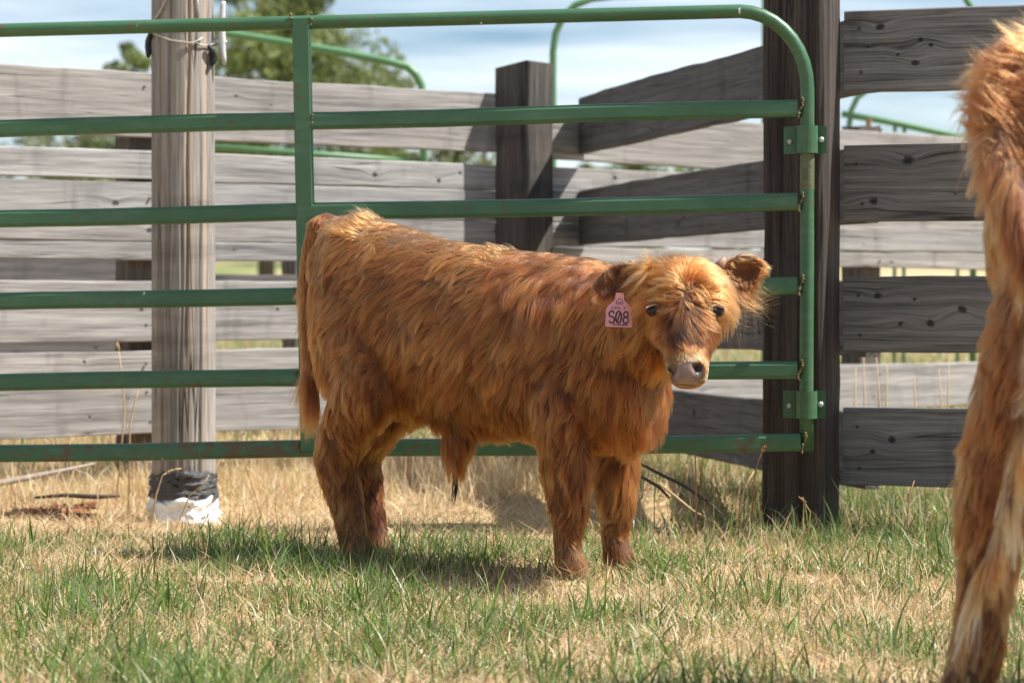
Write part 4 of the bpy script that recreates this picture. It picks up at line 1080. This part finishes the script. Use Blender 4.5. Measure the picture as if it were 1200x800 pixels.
# ------------------------------------------------------------------ grass, straw and weeds
def blade_mesh(name, X, Y, Hh, Wd, lean, az, curl, col, segs=3, z_off=0.0, seed=0):
    """narrow curved blades; every array per blade"""
    n = len(X); r = np.random.default_rng(seed)
    Z = ground_h(X, Y) + z_off
    dx, dy = np.cos(az), np.sin(az)
    tw = r.uniform(0, 2 * np.pi, n); wx, wy = np.cos(tw), np.sin(tw)
    rows = []
    for j in range(segs + 1):
        f = j / segs
        ang = lean + curl * f
        # integrate the bend along the blade
        if j == 0: px, pz = np.zeros(n), np.zeros(n)
        else:
            am = lean + curl * (f - .5 / segs); px = px + np.sin(am) * Hh / segs; pz = pz + np.cos(am) * Hh / segs
        rows.append((px.copy(), pz.copy(), Wd * (1 - f ** 1.6) if j < segs else None))
    V = []; k = 0
    for (px, pz, w) in rows[:-1]:
        for s_ in (-1, 1): V.append(np.stack([X + dx * px + s_ * wx * w / 2, Y + dy * px + s_ * wy * w / 2, Z + pz], 1))
    px, pz, _ = rows[-1]; V.append(np.stack([X + dx * px, Y + dy * px, Z + pz], 1))
    V[0][:, 2] -= .012; V[1][:, 2] -= .012
    m = len(V); V = np.stack(V, 1).reshape(-1, 3); b = np.arange(n)[:, None] * m
    Q = np.concatenate([b + np.array([[2 * i, 2 * i + 1, 2 * i + 3, 2 * i + 2]]) for i in range(segs - 1)], 0)
    T = b + np.array([[2 * segs - 2, 2 * segs - 1, 2 * segs]])
    c = np.repeat(col, m, axis=0)
    return np_mesh(name, V, Q, T, color=c)

def grass_mat(name, trans, rough=.55):
    m = NT(name); a = m.n("ShaderNodeAttribute", attribute_name='tone')
    d = m.n("ShaderNodeBsdfPrincipled"); m.put(d.inputs['Base Color'], a.outputs['Color']); d.inputs['Roughness'].default_value = rough; d.inputs['Specular IOR Level'].default_value = .35
    t = m.n("ShaderNodeBsdfTranslucent"); m.put(t.inputs[0], a.outputs['Color'])
    x = m.n("ShaderNodeMixShader"); x.inputs[0].default_value = trans
    m.t.links.new(d.outputs[0], x.inputs[1]); m.t.links.new(t.outputs[0], x.inputs[2]); m.t.links.new(x.outputs[0], m.out.inputs[0])
    return m.m
GM = grass_mat("grass_blade", .5, .36); SM = grass_mat("straw_blade", .4, .55)

def scatter(n, y0, y1, seed, half=.26, extra=.5):
    r = np.random.default_rng(seed)
    # even density over a trapezium that opens away from the camera
    Y = y0 + (y1 - y0) * r.random(n * 2); hw = half * Y + extra
    keep = r.random(n * 2) < hw / hw.max(); Y = Y[keep][:n]; hw = hw[keep][:n]
    return (r.random(len(Y)) * 2 - 1) * hw, Y, r

def greenness(X, Y):
    p = np.stack([X, Y], 1)
    g = .66 + .25 * rff(p, .9, 21) + .30 * rff(p, .28, 22)
    # a band of fresher grass along the edge of the bare strip, and beyond the right-hand fence
    edge = 6.72 + .10 * rff(p[:, :1] * 1.0, 1.0, 23)
    right = np.clip((X - .55) / .3, 0, 1)
    g += .42 * np.exp(-((Y - (edge - .28)) / .30) ** 2) * (1 - right * .6)
    bare = np.clip((Y - edge) / .16, 0, 1) * (1 - right)
    return np.clip(g, 0, 1.3) * (1 - bare), bare

def palette(r, n, cols, jit=.18):
    c = np.array(cols)[r.integers(0, len(cols), n)]
    return np.clip(c * (1 + r.normal(0, jit, (n, 1))) * (1 + r.normal(0, .06, (n, 3))), .005, .9)

GREENS = [(.120, .215, .035), (.165, .265, .050), (.105, .190, .040), (.085, .150, .030), (.160, .230, .075), (.225, .295, .130), (.145, .220, .080), (.235, .275, .080), (.27, .32, .17)]
STRAWS = [(.58, .44, .24), (.68, .54, .34), (.48, .35, .18), (.76, .65, .46), (.40, .27, .14)]

# fresh green blades
X, Y, r = scatter(150000, 3.2, 8.4, 101)
g, bare = greenness(X, Y); k = r.random(len(X)) < g * .85; X, Y = X[k], Y[k]; n = len(X)
tall = 1 + .35 * rff(np.stack([X, Y], 1), .35, 31)
H_ = np.clip(r.gamma(4.5, .0106, n) * tall, .016, .16)
o = link("green_grass", blade_mesh("green_grass", X, Y, H_, r.uniform(.0028, .0068, n), np.abs(r.normal(.58, .42, n)), r.uniform(0, 2 * np.pi, n), r.normal(.6, .6, n), palette(r, n, GREENS), 4, seed=1), None, GM)
o['kind'] = 'stuff'; 
# dry stubble standing among it
X, Y, r = scatter(36000, 3.2, 7.2, 102)
g, bare = greenness(X, Y); k = r.random(len(X)) < np.clip(1.15 - g * .7, .15, 1) * (1 - .9 * bare); X, Y = X[k], Y[k]; n = len(X)
H_ = np.clip(r.gamma(4, .0105, n), .010, .105)
o = link("dry_stubble", blade_mesh("dry_stubble", X, Y, H_, r.uniform(.0018, .0046, n), np.abs(r.normal(.45, .45, n)), r.uniform(0, 2 * np.pi, n), r.normal(.25, .40, n), palette(r, n, STRAWS), 3, seed=2), None, SM)
o['kind'] = 'stuff'
# flattened straw litter
X, Y, r = scatter(150000, 3.2, 9.4, 103)
n = len(X)
o = link("straw_litter", blade_mesh("straw_litter", X, Y, r.uniform(.03, .11, n), r.uniform(.0018, .0042, n), r.normal(1.38, .18, n), r.uniform(0, 2 * np.pi, n), r.normal(0, .25, n), palette(r, n, STRAWS + [(.34, .21, .10)]), 3, z_off=.004, seed=3) , None, SM)
o['kind'] = 'stuff'
# tall dry grass in front of and behind the pale fence
X, Y, r = scatter(66000, 6.9, 10.5, 104)
p = np.stack([X, Y], 1)
wgt = np.clip((Y - 7.40 - .22 * rff(p, .8, 51)) / .5, 0, 1) * np.clip((np.hypot(X - px_, Y - py_ + .22) - .16) / .1, 0, 1) * np.clip(.55 + .55 * rff(p, .35, 52), 0, 1) * np.clip((.62 - X) / .3, 0, 1)
k = r.random(len(X)) < wgt; X, Y = X[k], Y[k]; n = len(X)
H_ = np.clip(r.gamma(6, .0165, n) * (1 + .3 * rff(p[k], .5, 53)), .04, .34)
o = link("tall_dry_grass", blade_mesh("tall_dry_grass", X, Y, H_, r.uniform(.0022, .0045, n), np.abs(r.normal(.16, .20, n)), r.uniform(0, 2 * np.pi, n), np.abs(r.normal(.5, .55, n)), palette(r, n, STRAWS[:4] + [(.62, .46, .24)]), 4, seed=4), None, SM)
o['kind'] = 'stuff'
# greener rough grass beyond the wing and the right-hand fence
X, Y, r = scatter(130000, 6.6, 14.5, 105, .27, .3)
p = np.stack([X, Y], 1)
k = (X > .30 + .1 * rff(p, .4, 61)) & (r.random(len(X)) < .8); X, Y = X[k], Y[k]; n = len(X)
dry = r.random(n) < .45
c = np.where(dry[:, None], palette(r, n, STRAWS), palette(r, n, GREENS))
H_ = np.clip(r.gamma(4, .018, n), .02, .19)
o = link("rough_grass", blade_mesh("rough_grass", X, Y, H_, r.uniform(.003, .0065, n), np.abs(r.normal(.3, .28, n)), r.uniform(0, 2 * np.pi, n), r.normal(.5, .5, n), c, 3, seed=5), None, GM)
o['kind'] = 'stuff'
X, Y, r = scatter(60000, 10, 34, 106, .25, .4); n = len(X)
dry = r.random(n) < .55
o = link("pasture_grass", blade_mesh("pasture_grass", X, Y, r.uniform(.06, .20, n), r.uniform(.008, .018, n), np.abs(r.normal(.3, .28, n)), r.uniform(0, 2 * np.pi, n), r.normal(.5, .5, n), np.where(dry[:, None], palette(r, n, STRAWS), palette(r, n, GREENS)), 2, seed=6), None, GM)
o['kind'] = 'stuff'

# single dry stalks one can pick out
STK = plain("dry_stalk_fibre", (.50, .35, .19), .7, 0, .25, 30, .3); STKR = plain("reddish_stalk_fibre", (.33, .17, .085), .7, 0, .25, 30, .3)
def stalk(label, P, r0, head=None, mat=STK, branch=()):
    b = Vector(P[0]); t = thing("dry_stalk", label, "dry stalk", tuple(b), 0, None)
    mb = MB(); q = [Vector(p) - b for p in P]
    mb.tube(q, [r0 * (1 - .6 * i / len(q)) for i in range(len(q))], 6)
    mb.build("stem", mat, t, True)
    if head:
        mb = MB(); e, d = q[-1], (q[-1] - q[-2]).normalized()
        for i in range(int(head / .004)):
            c_ = e + d * (i * .004) + Vector((0, 0, -.00012 * i * i)); a = i * 2.4
            o_ = Vector((math.cos(a) * .004, math.sin(a) * .004, 0)); mb.tube([c_, c_ + o_ + d * .004, c_ + o_ * 1.3 + d * .011], [.0016, .0022, .0004], 5)
        mb.build("seed_head", mat, t, True)
def gp(px, D): x = (px - 600) / F * D; return Vector((x, D, gz(x, D)))
stalk("drooping dry seed stalk curling in front of the pole's black wrap", [gp(175, 7.1), at(183, 578, 7.1), at(190, 557, 7.1), at(195, 554, 7.1)], .003, .045)
stalk("dry stalk leaning right across the pole's black wrap", [gp(205, 7.15), at(222, 580, 7.15), at(238, 568, 7.15), at(245, 556, 7.15)], .0022)
stalk("thin tall pale stalk against the pale planks left of the pole", [gp(135, 7.9), at(146, 480, 7.9), at(143, 440, 7.9), at(139, 411, 7.9)], .003, .03)
stalk("feathery dry stalk standing close to the left side of the pole", [gp(150, 7.8), at(152, 500, 7.8), at(158, 470, 7.8), at(163, 455, 7.8)], .003, .06)
stalk("upright thin brown stalk between the calf's front legs and the hinge post", [gp(817, 6.75), at(816, 570, 6.75), at(815, 533, 6.75)], .0026, None, STKR)
stalk("reddish dry stalk with a drooping top beside the hinge post", [gp(880, 6.8), at(884, 560, 6.75), at(889, 540, 6.72), at(893, 530, 6.7)], .0022, .03, STKR)
stalk("slanting straw stalk left of the hinge post", [gp(860, 6.85), at(873, 570, 6.8), at(884, 552, 6.8)], .0026)
stalk("reddish stalk rising in front of the hinge post", [gp(935, 6.5), at(948, 620, 6.5), at(950, 600, 6.5), at(944, 590, 6.5)], .0026, .02, STKR)
stalk("dark thin weed stem in front of the right fence's lowest plank", [gp(1064, 6.5), at(1064, 610, 6.5), at(1066, 580, 6.5), at(1072, 563, 6.5)], .0026, None, STKR)
for i, (px, D, y) in enumerate(((1003, 8.6, 430), (1012, 8.8, 415), (1027, 8.4, 418), (1040, 8.9, 428), (1072, 8.6, 440), (1100, 8.7, 432), (1112, 9.0, 420))):
    a = gp(px - 12 + (i * 7) % 20, D); b_ = at(px, y, D)
    t = thing("dry_stalk", "", "dry stalk", tuple(a), 0, "tall straw stalks beyond the right fence"); t['label'] = ("leftmost", "second from left", "third from left", "middle", "third from right", "second from right", "rightmost")[i] + " of the tall straw stalks above the right fence's lowest plank"
    mb = MB(); mb.tube([Vector((0, 0, 0)), (b_ - a) * .55 + Vector((.012, 0, 0)), b_ - a], [.004, .0035, .0015], 6); mb.build("stem", STK, t, True)

# dead vine arching out of the little mound, fallen branch and bark debris on the left
VINE = plain("dead_vine", (.06, .042, .03), .8, 0, .3, 40, .5)
def ground_obj(name, label, cat, P, R, mat):
    mb = MB(); b = Vector(P[0]); mb.tube([Vector(p) - b for p in P], R, 8); o = mb.build(name, mat, None, True); o.location = b; tag(o, label, cat); return o
ground_obj("dead_vine", "longer dark dead vine arching down to the right over the dirt mound", "vine", [at(735, 534, 7.2), at(752, 544, 7.1), at(775, 556, 7.05), at(800, 568, 7.0), at(815, 578, 6.95), at(835, 592, 6.9), at(848, 604, 6.85)], [.003, .0045, .005, .005, .004, .0035, .002], VINE)
ground_obj("dead_vine", "shorter dark dead vine poking from the mound beside the calf's far front leg", "vine", [at(742, 554, 7.1), at(758, 562, 7.05), at(773, 571, 7.0), at(785, 584, 7.0)], [.004, .005, .005, .003], VINE)
ground_obj("straw_stem", "pale bent straw stem lying across the dead vines", "straw", [at(772, 566, 6.9), at(790, 580, 6.85), at(812, 598, 6.8), at(838, 612, 6.75)], [.003, .0035, .003, .002], STK)
ground_obj("fallen_branch", "long thin grey fallen branch lying in dry grass at the far left", "branch", [at(-60, 582, 8.0), at(0, 566, 8.1), at(40, 558, 8.15), at(75, 551, 8.2), at(110, 543, 8.25)], [.012, .011, .010, .007, .004], plain("grey_branch", (.30, .25, .21), .85, 0, .3, 30, .5))
ground_obj("fallen_branch", "short dark stick lying left of the timber pole's base", "branch", [at(40, 583, 7.75), at(75, 580, 7.75), at(112, 582, 7.75), at(140, 581, 7.75)], [.004, .007, .008, .004], VINE)
rb = np.random.default_rng(77)
mb = MB()
for k in range(70):
    px, D = rb.uniform(15, 110), rb.uniform(7.45, 7.8); p = gp(px, D) + Vector((0, 0, rb.uniform(.003, .02)))
    a = rb.uniform(0, 3.14); L_ = rb.uniform(.012, .04)
    mb.box(p, (math.cos(a) * L_, math.sin(a) * L_, rb.normal(0, .006)), (-math.sin(a) * .008, math.cos(a) * .008, rb.normal(0, .004)), (0, 0, .004))
o = mb.build("bark_debris", plain("rotten_bark", (.26, .10, .045), .9, 0, .5, 25, .5), None); o['kind'] = 'stuff'
